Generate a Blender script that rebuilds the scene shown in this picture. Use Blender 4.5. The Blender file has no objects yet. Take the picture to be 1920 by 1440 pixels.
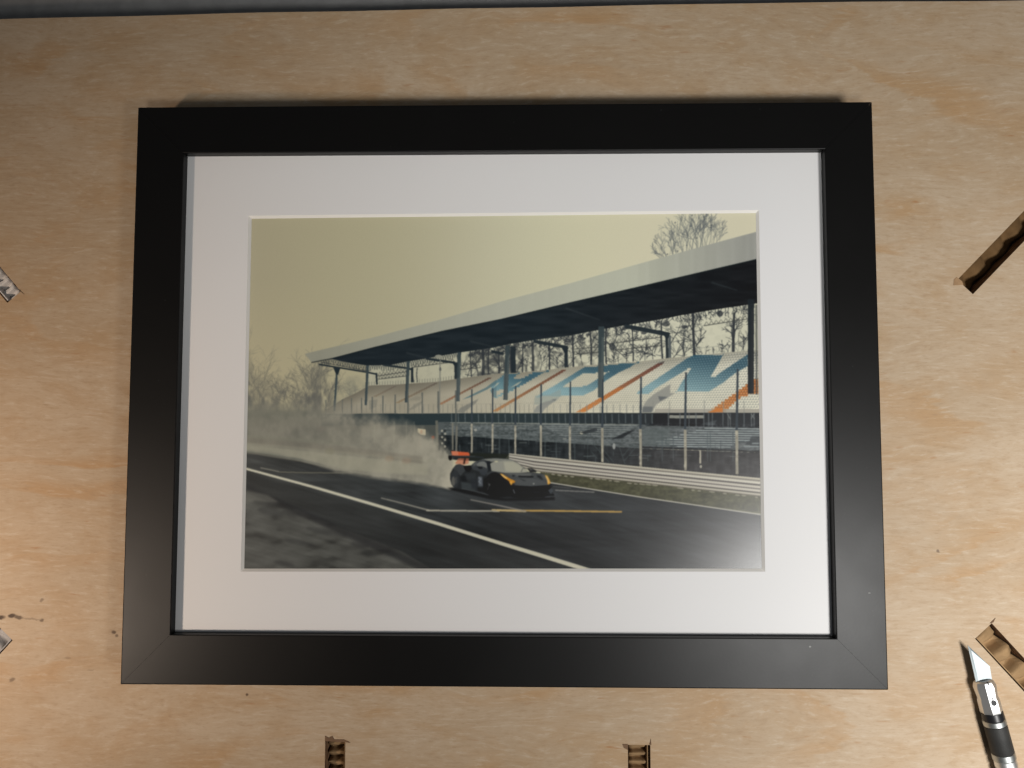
import bpy, bmesh, math, random
import numpy as np
from mathutils import Vector, Matrix

S = bpy.context.scene
COL = S.collection
HF = 0.018                                   # height of the frame above the board (metres)

# ---------------------------------------------------------------- camera
cam_d = bpy.data.cameras.new('camera'); cam = bpy.data.objects.new('camera', cam_d); COL.objects.link(cam)
_r = Vector((0.99980782, 0.0007807, -0.01958841)); _u = Vector((0.00040008, 0.99818605, 0.06020337)); _l = Vector((-0.01959988, 0.06019963, -0.99799391))
cam.matrix_world = Matrix(((_r.x, _u.x, -_l.x, 0.0104), (_r.y, _u.y, -_l.y, -0.0165), (_r.z, _u.z, -_l.z, 0.3082 + HF), (0, 0, 0, 1)))
cam_d.sensor_width = 36.0; cam_d.lens = 36.0 * 1450 / 1920
cam_d.clip_start = 0.01; cam_d.clip_end = 20
S.camera = cam

# ---------------------------------------------------------------- world and lamps
wd = bpy.data.worlds.new('World'); S.world = wd; wd.use_nodes = True
bg = wd.node_tree.nodes['Background']; bg.inputs['Color'].default_value = (0.88, 0.94, 1.0, 1); bg.inputs['Strength'].default_value = 0.075

def lamp(name, loc, target, sx, sy, power, col, spread=180):
    d = bpy.data.lights.new(name, 'AREA'); o = bpy.data.objects.new(name, d); COL.objects.link(o)
    d.shape = 'RECTANGLE'; d.size = sx; d.size_y = sy; d.energy = power; d.color = col; d.spread = math.radians(spread)
    o.location = loc
    o.rotation_euler = (Vector(target) - Vector(loc)).to_track_quat('-Z', 'Y').to_euler()
    return o
lamp('lamp_cool', (0.286, -0.187, 0.50), (0.335, -0.142, 0), 0.07, 0.14, 1.52, (1.0, 0.985, 0.955), 108)
lamp('lamp_warm', (-0.44, -0.20, 0.42), (-0.255, -0.085, 0), 0.04, 0.04, 0.265, (1.0, 0.81, 0.65), 58)
lamp('fill_light_top', (0.03, -0.24, 0.60), (0.0, 0.215, 0), 0.08, 0.06, 0.10, (1.0, 0.99, 0.95), 44)  # added fill, no known source: lifts the top, narrow beam spares bottom centre

S.view_settings.view_transform = 'Standard'; S.view_settings.look = 'None'; S.view_settings.exposure = 0; S.view_settings.gamma = 1
S.view_settings.use_curve_mapping = False
S.cycles.max_bounces = 6; S.cycles.use_denoising = True

# ---------------------------------------------------------------- helpers
def link(name, me, mats, parent=None):
    o = bpy.data.objects.new(name, me); COL.objects.link(o)
    for m in (mats if isinstance(mats, (list, tuple)) else [mats]): me.materials.append(m)
    if parent: o.parent = parent
    return o
def mesh(name, vs, fs, smooth=False):
    me = bpy.data.meshes.new(name); me.from_pydata([tuple(v) for v in vs], [], fs); me.validate(); me.update()
    if smooth:
        for p in me.polygons: p.use_smooth = True
    return me
def tag(o, label=None, cat=None, group=None, kind=None):
    for k, v in (('label', label), ('category', cat), ('group', group), ('kind', kind)):
        if v: o[k] = v
    return o
def empty(name, loc=(0, 0, 0), rz=0):
    o = bpy.data.objects.new(name, None); COL.objects.link(o); o.location = loc; o.rotation_euler = (0, 0, rz); o.empty_display_size = .02
    return o

class Nodes:
    """small wrapper for building node materials"""
    def __init__(self, name):
        self.m = bpy.data.materials.new(name); self.m.use_nodes = True
        self.t = self.m.node_tree; self.bsdf = self.t.nodes['Principled BSDF']
    def n(self, kind, ins=None, **props):
        x = self.t.nodes.new(kind)
        for k, v in props.items(): setattr(x, k, v)
        for k, v in (ins or {}).items(): self.put(x.inputs[k], v)
        return x
    def put(self, sock, v):
        if isinstance(v, bpy.types.NodeSocket): self.t.links.new(v, sock)
        else: sock.default_value = v
    def math(self, op, a, b=0.0, clamp=False):
        x = self.n('ShaderNodeMath', {0: a, 1: b}, operation=op); x.use_clamp = clamp; return x.outputs[0]
    def ramp(self, v, lo, hi):
        x = self.n('ShaderNodeMapRange', {0: v, 1: lo, 2: hi, 3: 0.0, 4: 1.0}); x.interpolation_type = 'SMOOTHSTEP'; return x.outputs[0]
    def noise(self, vec, scale, detail=2.0, rough=.5, dist=0.0):
        return self.n('ShaderNodeTexNoise', {'Vector': vec, 'Scale': scale, 'Detail': detail, 'Roughness': rough, 'Distortion': dist}).outputs['Fac']
    def scaled(self, vec, s, off=(0, 0, 0), rot=(0, 0, 0)):
        return self.n('ShaderNodeMapping', {'Vector': vec, 'Scale': s, 'Location': off, 'Rotation': rot}).outputs[0]
    def mix(self, f, a, b, blend='MIX'):
        x = self.n('ShaderNodeMix', data_type='RGBA', blend_type=blend)
        self.put(x.inputs[0], f); self.put(x.inputs[6], a); self.put(x.inputs[7], b); return x.outputs[2]
    def coord(self): return self.n('ShaderNodeTexCoord').outputs['Object']
    def set(self, **k):
        for a, v in k.items(): self.put(self.bsdf.inputs[a.replace('_', ' ')], v)
        return self
    def bump(self, h, strength, dist=.0005):
        self.t.links.new(self.n('ShaderNodeBump', {'Height': h, 'Strength': strength, 'Distance': dist}).outputs[0], self.bsdf.inputs['Normal'])
        return self

# ---------------------------------------------------------------- materials
def make_wood():
    N = Nodes('birch_plywood'); c = N.coord()
    sc = lambda col: tuple(v * .76 for v in col) + (1,)
    # warped coordinates: the rotary-cut veneer wavers
    w1 = N.n('ShaderNodeTexNoise', {'Vector': N.scaled(c, (9, 24, 5)), 'Scale': 1.0, 'Detail': 4.0}).outputs['Color']
    wc = N.n('ShaderNodeVectorMath', {0: c, 1: N.n('ShaderNodeVectorMath', {0: w1, 1: (.050, .022, 0)}, operation='MULTIPLY').outputs[0]}, operation='ADD').outputs[0]
    w2 = N.n('ShaderNodeTexNoise', {'Vector': N.scaled(c, (60, 420, 5)), 'Scale': 1.0, 'Detail': 3.0}).outputs['Color']
    wf = N.n('ShaderNodeVectorMath', {0: wc, 1: N.n('ShaderNodeVectorMath', {0: w2, 1: (.016, .0030, 0)}, operation='MULTIPLY').outputs[0]}, operation='ADD').outputs[0]
    # cathedral figure: ragged contour lines of a slow height field, drawn out along the grain
    h = N.noise(N.scaled(wf, (5.5, 17, 1), (1.3, .4, 0), (0, 0, .10)), 1.0, 1.5, .4)
    f = N.math('FRACT', N.math('MULTIPLY', h, 9.0))
    edge = N.math('MULTIPLY', N.ramp(f, .25, .90), N.math('SUBTRACT', 1.0, N.ramp(f, .92, 1.0)))
    patch = N.ramp(N.noise(N.scaled(wf, (14, 26, 1), (3, 1, 0), (0, 0, .4)), 1.0, 3.0, .6), .43, .68)
    fig = N.math('MULTIPLY', edge, patch)
    broad = N.noise(N.scaled(wc, (8, 22, 1), (7, 2, 0)), 1.0, 4.0, .6)
    mott = N.noise(N.scaled(wc, (40, 74, 1), (2, 9, 0), (0, 0, .5)), 1.0, 5.0, .62)
    fib = N.noise(N.scaled(wc, (125, 640, 1), rot=(0, 0, .02)), 1.0, 4.0, .72)
    fine = N.noise(N.scaled(c, (330, 1900, 1)), 1.0, 2.0, .6)
    col = N.mix(N.ramp(broad, .34, .66), sc((.585, .430, .280)), sc((.650, .495, .340)))
    col = N.mix(N.math('MULTIPLY', N.ramp(mott, .42, .70), .62), col, sc((.555, .365, .200)))
    col = N.mix(N.math('MULTIPLY', N.ramp(mott, .46, .24), .30), col, sc((.70, .57, .425)))
    col = N.mix(N.math('MULTIPLY', fig, .78), col, sc((.58, .345, .160)))
    col = N.mix(N.math('MULTIPLY', N.ramp(fib, .50, .70), .38), col, sc((.44, .285, .160)))
    col = N.mix(N.math('MULTIPLY', N.ramp(fib, .49, .30), .40), col, sc((.80, .68, .53)))
    col = N.mix(N.math('MULTIPLY', N.ramp(fine, .54, .76), .42), col, sc((.42, .27, .15)))
    # short orange-brown flecks that gather along the figure
    fl = N.noise(N.scaled(wc, (85, 480, 1), (5, 5, 0), (0, 0, .05)), 1.0, 2.0, .6)
    fl = N.math('MULTIPLY', N.ramp(fl, .64, .80), N.math('ADD', .28, N.math('MULTIPLY', N.ramp(mott, .4, .62), .5)))
    col = N.mix(fl, col, sc((.47, .225, .085)))
    # knots, pin marks and a dark split: (x, y, half length, half height, angle, strength)
    wob = N.n('ShaderNodeVectorMath', {0: N.n('ShaderNodeTexNoise', {'Vector': c, 'Scale': 420.0, 'Detail': 2.0}).outputs['Color'], 1: (.0016, .0016, 0)}, operation='MULTIPLY').outputs[0]
    kc = N.n('ShaderNodeVectorMath', {0: N.n('ShaderNodeVectorMath', {0: c, 1: wob}, operation='ADD').outputs[0], 1: (.0008, .0008, 0)}, operation='SUBTRACT').outputs[0]
    tot = None
    for (x, y, a, b, r, s) in KNOTS:
        p = N.n('ShaderNodeVectorMath', {0: kc, 1: (x, y, 0)}, operation='SUBTRACT').outputs[0]
        p = N.scaled(p, (1, 1, 0), rot=(0, 0, -r)); p = N.n('ShaderNodeVectorMath', {0: p, 1: (1 / a, 1 / b, 0)}, operation='MULTIPLY').outputs[0]
        d = N.n('ShaderNodeVectorMath', {0: p}, operation='LENGTH').outputs['Value']
        k = N.math('MULTIPLY', N.math('SUBTRACT', 1.0, N.ramp(d, .45, 1.15)), s)
        tot = k if tot is None else N.math('MAXIMUM', tot, k)
    col = N.mix(tot, col, (.055, .028, .014, 1))
    N.set(Base_Color=col, Roughness=.6, Specular_IOR_Level=.25)
    N.bump(N.math('ADD', N.math('MULTIPLY', fib, .6), N.math('MULTIPLY', fine, .4)), .3, .0002)
    return N.m
KNOTS = [(-.2113, -.0949, .0025, .0012, 0, .95), (-.2062, -.0944, .0022, .0010, .1, .95), (-.2035, -.0949, .0024, .0009, -.2, .8), (-.198, -.0957, .005, .0005, -.05, .35), (-.1935, -.0961, .0012, .0009, 0, .7),
         (-.1628, -.1008, .0010, .0010, 0, .8), (-.1614, -.1023, .0009, .0008, 0, .65), (-.2050, -.1206, .0018, .0010, .3, .55), (-.1938, -.0878, .0010, .0009, 0, .5), (-.1060, -.1260, .0008, .0008, 0, .8),
         (-.182, -.1115, .0018, .0006, .1, .25), (-.172, -.1165, .0016, .0006, 0, .2), (.180, -.066, .0007, .0006, 0, .6), (.168, -.155, .0012, .0006, 0, .4)]

def make_edge_wood():
    N = Nodes('plywood_cut_edge'); c = N.coord()
    z = N.n('ShaderNodeSeparateXYZ', {0: c}).outputs['Z']
    ply = N.ramp(N.math('PINGPONG', N.math('MULTIPLY', z, 420.0), .5), .2, .3)
    col = N.mix(ply, (.16, .085, .04, 1), (.34, .2, .1, 1))
    col = N.mix(N.ramp(N.noise(N.scaled(c, (300, 300, 600)), 1.0), .4, .7), col, (.12, .06, .03, 1))
    return N.set(Base_Color=col, Roughness=.8).m

def make_black():
    N = Nodes('black_satin_lacquer'); c = N.coord()
    n = N.noise(c, 900.0, 2.0); sm = N.noise(N.scaled(c, (30, 30, 30)), 1.0, 3.0)
    sc = N.ramp(N.noise(N.scaled(c, (700, 700, 1), (4, 4, 4)), 1.0, 1.0), .765, .82)
    col = N.mix(N.math('MULTIPLY', sc, .5), (.0042, .0039, .0037, 1), (.035, .035, .035, 1))
    N.set(Base_Color=col, Roughness=N.math('ADD', .34, N.math('MULTIPLY', sm, .10)), Specular_IOR_Level=.20)
    return N.bump(n, .06, .0001).m

def make_mat(name, col, bs=.15):
    N = Nodes(name); c = N.coord()
    n = N.noise(c, 1500.0, 3.0, .6); b = N.noise(c, 12.0, 2.0)
    N.set(Base_Color=N.mix(N.ramp(b, .3, .7), col, tuple(v * .985 for v in col[:3]) + (1,)), Roughness=.85, Specular_IOR_Level=.2)
    return N.bump(n, bs, .0001).m

def flat(name, col, rough=.6, metal=0., bumpscale=0, bs=.1, spec=.5, var=.0):
    N = Nodes(name); c = N.coord()
    v = N.noise(c, 160.0, 3.0)
    N.set(Base_Color=N.mix(N.ramp(v, .3, .7), tuple(x * (1 - var) for x in col[:3]) + (1,), tuple(min(x * (1 + var), 1) for x in col[:3]) + (1,)), Roughness=rough, Metallic=metal, Specular_IOR_Level=spec)
    if bumpscale: N.bump(N.noise(c, bumpscale, 3.0), bs, .0002)
    return N.m

M_WOOD = make_wood(); M_EDGE = make_edge_wood(); M_BLACK = make_black()
M_MAT = make_mat('white_mat_paper', (.805, .795, .79, 1)); M_CORE = make_mat('mat_core', (.86, .83, .78, 1), .3)
M_GREY = flat('grey_metal_sheet', (.25, .245, .24), .55, 0, 500, .1, .4, .08)
M_BACK = flat('brown_hardboard', (.16, .1, .06), .8, 0, 900, .2, .3, .1)
M_CARD = flat('brown_cardboard', (.30, .19, .095), .85, 0, 1200, .3, .2, .14)
M_CARDW = flat('white_cardboard', (.66, .63, .60), .8, 0, 900, .25, .3, .05)
M_GREYCARD = flat('grey_cardboard', (.36, .35, .345), .8, 0, 900, .25, .3, .08)
M_DEEP = flat('shaded_cardboard', (.14, .08, .034), .9, 0, 1200, .3, .15, .2)  # darker copy of the brown card, shade of the deep slot put into its colour
M_CHIP = flat('bare_veneer', (.36, .22, .115), .7, 0, 900, .3, .3, .14)
M_TORN = flat('torn_veneer', (.17, .10, .058), .8, 0, 900, .4, .2, .2)

# ---------------------------------------------------------------- the printed photograph (pixels computed here)
PQ = [(470.7, 409.0), (1420.6, 396.5), (1429.5, 1068.0), (455.5, 1069.0)]   # chart of the print: its four visible corners
CW, CH = 1960, 1372                                                        # pixels of the print image
MG = 0.012                                                                 # margin of the print that lies hidden under the mat

def solve_h(src, dst):
    A = []; b = []
    for (x, y), (u, v) in zip(src, dst):
        A.append([x, y, 1, 0, 0, 0, -u * x, -u * y]); b.append(u)
        A.append([0, 0, 0, x, y, 1, -v * x, -v * y]); b.append(v)
    return np.append(np.linalg.solve(np.array(A, float), np.array(b, float)), 1).reshape(3, 3)

def box_blur(a, r, axis):
    r = int(r)
    if r < 1: return a
    pad = [(0, 0)] * a.ndim; pad[axis] = (r + 1, r)
    c = np.cumsum(np.pad(a, pad, mode='edge'), axis=axis, dtype=np.float64)
    n = a.shape[axis]
    hi = np.take(c, np.arange(2 * r + 1, 2 * r + 1 + n), axis=axis)
    lo = np.take(c, np.arange(0, n), axis=axis)
    return ((hi - lo) / (2 * r + 1)).astype(np.float32)

def soft(a, rx, ry=None, n=2):
    ry = rx if ry is None else ry
    for _ in range(n):
        a = box_blur(box_blur(a, rx, 1), ry, 0)
    return a

def vnoise(rs, h, w, cx, cy):
    """smooth value noise with cells of cx x cy pixels"""
    gw, gh = int(w / cx) + 3, int(h / cy) + 3
    g = rs.rand(gh, gw).astype(np.float32)
    x = np.arange(w) / cx; y = np.arange(h) / cy
    xi = x.astype(int); yi = y.astype(int)
    fx = (x - xi); fy = (y - yi)
    fx = (fx * fx * (3 - 2 * fx)).astype(np.float32)[None, :]; fy = (fy * fy * (3 - 2 * fy)).astype(np.float32)[:, None]
    a = g[np.ix_(yi, xi)]; b = g[np.ix_(yi, xi + 1)]; c = g[np.ix_(yi + 1, xi)]; d = g[np.ix_(yi + 1, xi + 1)]
    return (a * (1 - fx) + b * fx) * (1 - fy) + (c * (1 - fx) + d * fx) * fy

class Print:
    def __init__(self):
        m = MG
        q = [(m * CW, m * CH), ((1 - m) * CW, m * CH), ((1 - m) * CW, (1 - m) * CH), (m * CW, (1 - m) * CH)]
        self.H = solve_h(PQ, q); self.Hi = solve_h(q, PQ)
        self.c = np.zeros((CH, CW, 3), np.float32)
        yy, xx = np.mgrid[0:CH, 0:CW].astype(np.float32)
        w = self.Hi[2, 0] * xx + self.Hi[2, 1] * yy + 1
        self.X = ((self.Hi[0, 0] * xx + self.Hi[0, 1] * yy + self.Hi[0, 2]) / w).astype(np.float32)
        self.Y = ((self.Hi[1, 0] * xx + self.Hi[1, 1] * yy + self.Hi[1, 2]) / w).astype(np.float32)
    def tr(self, pts):
        p = np.asarray(pts, float)
        w = p @ self.H[2, :2] + 1
        return np.stack([(p @ self.H[0, :2] + self.H[0, 2]) / w, (p @ self.H[1, :2] + self.H[1, 2]) / w], 1)
    def mask(self, pts):
        p = self.tr(pts)
        x0 = max(int(p[:, 0].min()) - 1, 0); x1 = min(int(p[:, 0].max()) + 2, CW)
        y0 = max(int(p[:, 1].min()) - 1, 0); y1 = min(int(p[:, 1].max()) + 2, CH)
        if x1 <= x0 or y1 <= y0: return None
        xs = np.arange(x0, x1) + .5; out = np.zeros((y1 - y0, x1 - x0), bool)
        ax, ay = p[:, 0], p[:, 1]; bx, by = np.roll(ax, -1), np.roll(ay, -1)
        for r in range(y1 - y0):
            y = y0 + r + .5
            hit = (ay > y) != (by > y)
            if not hit.any(): continue
            xc = np.sort(ax[hit] + (y - ay[hit]) * (bx[hit] - ax[hit]) / (by[hit] - ay[hit]))
            out[r] = (np.searchsorted(xc, xs) & 1).astype(bool)
        return (slice(y0, y1), slice(x0, x1)), out
    def poly(self, pts, col, a=1.0, grad=None, blur=0):
        """fill; grad=(x0,y0,x1,y1,col2) blends col to col2 along that line"""
        if blur:
            k = self.mask(pts)
            if k is None: return
            m = np.zeros((CH, CW), np.float32); m[k[0]] = k[1]
            b = int(blur * 4) + 2
            sy = slice(max(k[0][0].start - b, 0), k[0][0].stop + b); sx = slice(max(k[0][1].start - b, 0), k[0][1].stop + b)
            m = soft(m[sy, sx], blur); s = (sy, sx)
        else:
            k = self.mask(pts)
            if k is None: return
            s, m = k[0], k[1].astype(np.float32)
        C = np.array(col, np.float32)
        if grad:
            gx0, gy0, gx1, gy1, c2 = grad
            dx, dy = gx1 - gx0, gy1 - gy0
            t = np.clip(((self.X[s] - gx0) * dx + (self.Y[s] - gy0) * dy) / (dx * dx + dy * dy), 0, 1)[..., None]
            C = C * (1 - t) + np.array(c2, np.float32) * t
        m = (m * a)[..., None]
        self.c[s] = self.c[s] * (1 - m) + C * m
    def line(self, pts, w, col, a=1.0, w2=None, blur=0):
        w2 = w if w2 is None else w2
        n = len(pts) - 1; L = []; R = []
        for i, (x, y) in enumerate(pts):
            j0, j1 = max(i - 1, 0), min(i + 1, n)
            dx, dy = pts[j1][0] - pts[j0][0], pts[j1][1] - pts[j0][1]
            d = math.hypot(dx, dy) or 1
            h = (w + (w2 - w) * i / n) / 2
            L.append((x - dy / d * h, y + dx / d * h)); R.append((x + dy / d * h, y - dx / d * h))
        self.poly(L + R[::-1], col, a, blur=blur)
    def ell(self, x, y, rx, ry, col, a=1.0, rot=0, n=14, blur=0):
        cs, sn = math.cos(rot), math.sin(rot)
        self.poly([(x + rx * math.cos(t) * cs - ry * math.sin(t) * sn, y + rx * math.cos(t) * sn + ry * math.sin(t) * cs)
                   for t in [2 * math.pi * i / n for i in range(n)]], col, a, blur=blur)
    def mix(self, m, col):
        self.c = self.c * (1 - m[..., None]) + np.array(col, np.float32) * m[..., None]
    def twig(self, rnd, x, y, ang, ln, w, col, a, depth, spread=.5, up=0.0, wmin=.5):
        k = 3; pts = [(x, y)]; aa = ang
        for i in range(k):
            aa += rnd.uniform(-.22, .22) + up * (-math.pi / 2 - aa)
            x += math.cos(aa) * ln / k; y += math.sin(aa) * ln / k
            pts.append((x, y))
        self.line(pts, w, col, a, max(w * .6, wmin))
        if depth > 0:
            for i in range(rnd.choice((2, 3, 3))):
                j = rnd.choice((1, 2, 3, 3))
                self.twig(rnd, pts[j][0], pts[j][1], aa + rnd.uniform(-spread, spread) * 1.6, ln * rnd.uniform(.5, .8), max(w * .6, wmin), col, a, depth - 1, spread, up, wmin)

def lerp_pts(pts, x):
    xs = [p[0] for p in pts]; ys = [p[1] for p in pts]
    return float(np.interp(x, xs, ys))

def paint_print():
    rs = np.random.RandomState(7); rnd = random.Random(11)
    P = Print(); X, Y = P.X, P.Y
    poly, line, ell = P.poly, P.line, P.ell
    # --- sky
    xs = [455, 560, 700, 820, 900, 1000, 1100, 1250, 1430]
    for ch, v in enumerate(([153, 157, 163, 172, 181, 190, 198, 202, 202], [144, 149, 156, 166, 176, 186, 193, 196, 196], [118, 121, 127, 138, 149, 157, 163, 168, 169])):
        P.c[..., ch] = np.interp(X, xs, v)
    P.c = soft(P.c, 90, 4, 3)
    warm = np.clip((Y - 520) / 180, 0, 1) * np.clip((700 - X) / 240, 0, 1)
    P.c += warm[..., None] * np.array([9, 7, 3], np.float32)
    # --- hazy trees at the far left
    sk = (150, 143, 116)
    m = np.clip((Y - 665) / 90, 0, 1) * np.clip((640 - X) / 60, 0, 1)
    n = vnoise(rs, CH, CW, 26, 40) * .6 + vnoise(rs, CH, CW, 9, 14) * .4
    top = np.interp(X, [455, 468, 480, 500, 520, 545, 560, 575, 590, 604, 618, 640], [660, 655, 690, 700, 705, 716, 700, 680, 668, 676, 700, 745])
    P.mix(np.clip((Y - top - 4) / 55, 0, 1) * np.clip((n - .18) * 2.2, 0, .95) * np.clip((640 - X) / 30, 0, 1) * (.62 + .36 * np.clip((Y - 705) / 40, 0, 1)), (96, 94, 86))
    for (bx, by, ht, w) in [(462, 780, 120, 3), (470, 780, 118, 3), (484, 780, 95, 3), (495, 780, 82, 2.5), (508, 775, 60, 2), (523, 775, 68, 2.5), (540, 775, 50, 2), (556, 775, 70, 3),
                            (565, 775, 98, 4), (577, 775, 92, 4), (590, 770, 110, 7), (597, 770, 98, 5), (606, 770, 76, 3), (614, 765, 55, 2), (530, 770, 40, 2), (550, 772, 44, 2)]:
        for q in range(2):
            P.twig(rnd, bx + rnd.uniform(-2, 2), by, -math.pi / 2 + rnd.uniform(-.12, .12), ht * rnd.uniform(.42, .52), w * rnd.uniform(.6, .9), (90, 89, 82), .26, 4, .42, .03, .7)
    for q in range(10):
        P.twig(rnd, 655 + rnd.uniform(-18, 14), 760, -1.2 + rnd.uniform(-.5, .5), 20, 1.2, (112, 111, 100), .3, 3, .6, 0, .7)
    m = np.clip(1 - ((X - 664) / 24) ** 2 - ((Y - 725) / 24) ** 2, 0, 1) * np.clip((n - .25) * 2, 0, 1)
    P.mix(m * .55, (118, 117, 103))
    # --- bare tree over the roof at the right
    mm_ = np.clip(1 - ((X - 1300) / 78) ** 2 - ((Y - 450) / 68) ** 2, 0, 1)
    P.mix(mm_ * .25, (188, 190, 170))
    for (bx, by, an, ln, w) in [(1309, 462, -1.62, 26, 3), (1253, 478, -2.0, 22, 2.4), (1272, 474, -1.9, 24, 2), (1290, 468, -1.75, 28, 2), (1320, 456, -1.5, 26, 2), (1332, 452, -1.45, 24, 1.6),
                                (1345, 448, -1.2, 18, 1.2), (1298, 466, -1.6, 30, 2), (1243, 480, -2.4, 14, 1.4), (1285, 470, -2.2, 24, 1.6), (1310, 460, -1.3, 26, 1.8), (1262, 476, -1.7, 20, 1.4), (1327, 456, -1.7, 26, 1.6), (1282, 470, -1.62, 32, 1.6), (1300, 465, -1.9, 30, 1.5), (1340, 452, -1.6, 20, 1.2), (1250, 478, -2.5, 16, 1.2), (1316, 458, -1.45, 30, 1.4)]:
        P.twig(rnd, bx, by + 6, an, ln * 1.12, w * .8, (78, 84, 88), .5, 3, .34, .02, .6)
        P.twig(rnd, bx + rnd.uniform(-7, 7), by + 6, an + rnd.uniform(-.3, .3), ln * 1.1, w * .6, (92, 98, 100), .45, 3, .4, .02, .6)
    for (x, y) in [(1309, 444), (1337, 420), (1268, 415), (1300, 401), (1253, 475), (1258, 448), (1335, 424), (1290, 458), (1322, 404), (1272, 470)]:
        ell(x, y, 1.8, 1.6, (58, 64, 72), .55, rot=x)
    # --- view under the roof: pale sky, bare trees and trusses
    under = [(590, 683), (617, 673), (642, 679), (686, 686), (731, 685), (760, 679), (796, 673), (857, 662), (921, 653), (957, 645), (1007, 637), (1070, 629), (1120, 619), (1170, 610), (1195, 606), (1241, 598), (1277, 590.6), (1338, 580), (1404, 570), (1432, 566)]
    seat_top = [(611, 768), (641, 749), (667, 737), (690, 724), (740, 722), (815, 717), (865, 710), (902, 705), (945, 700), (970, 700), (997, 697), (1026, 694), (1057, 690), (1095, 686), (1120, 684), (1160, 681), (1201, 677.6), (1247, 672), (1300, 667), (1358, 661), (1403, 657), (1432, 655)]
    poly(under[3:] + seat_top[::-1][:-3], (168, 165, 142), .9, grad=(760, 700, 1200, 640, (198, 196, 172)))
    for k in range(4):
        band = np.interp(X, [p[0] for p in under], [p[1] for p in under])
    dens = np.clip((X - 840) / 60, 0, 1) * np.clip((1180 - X) / 60, 0, 1)
    inb = (Y > band) & (Y < np.interp(X, [p[0] for p in seat_top], [p[1] for p in seat_top]))
    n2 = vnoise(rs, CH, CW, 9, 9) * .5 + vnoise(rs, CH, CW, 22, 26) * .5
    P.mix(inb * np.clip((n2 - .45) * 4, 0, 1) * (dens * .45 + .05), (70, 72, 70))
    P.mix(inb * np.clip((X - 870) / 20, 0, 1) * np.clip((985 - X) / 25, 0, 1) * np.clip((n2 - .3) * 3, 0, 1) * .55, (52, 55, 56))
    tc = (44, 48, 52)
    trunks = [(1302, 668, 566, 5), (1378, 664, 585, 5.5), (1242, 675, 600, 3.2), (1187, 678, 610, 2.4), (1136, 684, 612, 3), (1108, 686, 618, 3.2), (1075, 690, 628, 3.4), (1029, 694, 640, 3),
              (999, 697, 642, 5), (980, 700, 645, 3), (958, 702, 650, 6), (905, 706, 655, 6), (915, 704, 655, 3), (882, 708, 660, 2.5), (935, 703, 655, 3), (780, 718, 690, 2), (772, 718, 690, 4)]
    for (x, yb, yt, w) in trunks:
        line([(x + rnd.uniform(-1.5, 1.5), yb), (x + rnd.uniform(-1, 1), (yb + yt) / 2), (x + rnd.uniform(-2, 2), yt)], w, tc, .92 if x > 1000 else .8, w * .8)
    for (bx, by, an, ln, w, d) in [(1378, 640, -1.85, 28, 3, 3), (1378, 636, -1.25, 28, 3, 3), (1380, 622, -1.5, 26, 2.4, 3), (1307, 648, -.9, 24, 2.6, 2), (1315, 640, -1.5, 24, 2.2, 2), (1302, 620, -2.3, 24, 2, 3), (1302, 612, -.9, 24, 2, 3),
                                   (1255, 652, -.9, 44, 2.2, 2), (1262, 672, -1.0, 50, 1.8, 2), (1284, 668, -1.55, 50, 1.6, 3), (1284, 668, -1.2, 40, 1.4, 3), (1284, 668, -1.9, 40, 1.3, 3), (1300, 640, -2.4, 26, 1.6, 2),
                                   (1187, 650, -2.4, 22, 1.6, 3), (1187, 640, -.8, 20, 1.6, 3), (1146, 650, -2.2, 22, 2.2, 3), (1148, 648, -.8, 30, 2, 3), (1150, 652, .6, 36, 2.2, 2), (1230, 668, -2.8, 34, 1.8, 2), (1215, 664, -2.95, 30, 1.8, 2),
                                   (1136, 660, -2.1, 20, 1.6, 3), (1108, 650, -1, 20, 1.4, 3), (1075, 650, -2.2, 18, 1.6, 3), (1075, 646, -.9, 20, 1.6, 3), (1029, 670, -1.9, 18, 1.4, 3), (1029, 665, -1, 18, 1.4, 3),
                                   (1355, 665, -1.3, 22, 1.1, 3), (1368, 664, -1.9, 24, 1.1, 3), (1392, 660, -1.2, 26, 1.2, 3), (1398, 660, -1.7, 26, 1.2, 3), (1340, 664, -1.5, 12, 1, 2), (1325, 664, -1.6, 14, 1, 2),
                                   (1200, 676, -1.2, 26, 1.4, 3), (1210, 676, -1.8, 24, 1.3, 3), (1225, 674, -1.5, 26, 1.2, 3), (1175, 680, -1.5, 30, 1.3, 3), (1160, 680, -1.9, 28, 1.3, 3), (1150, 682, -1.3, 22, 1.2, 3),
                                   (985, 698, -1.6, 24, 1.4, 3), (1012, 696, -1.5, 26, 1.3, 3), (1045, 690, -1.5, 24, 1.2, 3), (968, 700, -1.4, 24, 1.4, 3), (935, 702, -1.6, 26, 1.3, 3), (895, 706, -1.5, 26, 1.4, 3), (875, 708, -1.5, 24, 1.3, 3), (1092, 686, -1.5, 20, 1, 3)]:
        P.twig(rnd, bx, by, an, ln * .6, w, tc, .8, d, .5, .0, .7)
    for q in range(260):
        x = rnd.uniform(866, 1404); y0 = lerp_pts(under, x); y1 = lerp_pts(seat_top, x)
        if 1322 < x < 1366 and rnd.random() < .75: continue
        if 1070 < x < 1125 and rnd.random() < .45: continue
        t = rnd.random() ** 1.5
        y = y0 + (y1 - y0) * t
        an = rnd.choice((-1, 1)) * rnd.uniform(.3, 1.5) + (math.pi if rnd.random() < .3 else 0)
        ln = rnd.uniform(8, 22) * (1.0 if x > 1000 else .75)
        P.twig(rnd, x, y, an, ln, rnd.uniform(.8, 1.5), tc, rnd.uniform(.4, .75), 1, .7, 0, .6)
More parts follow.
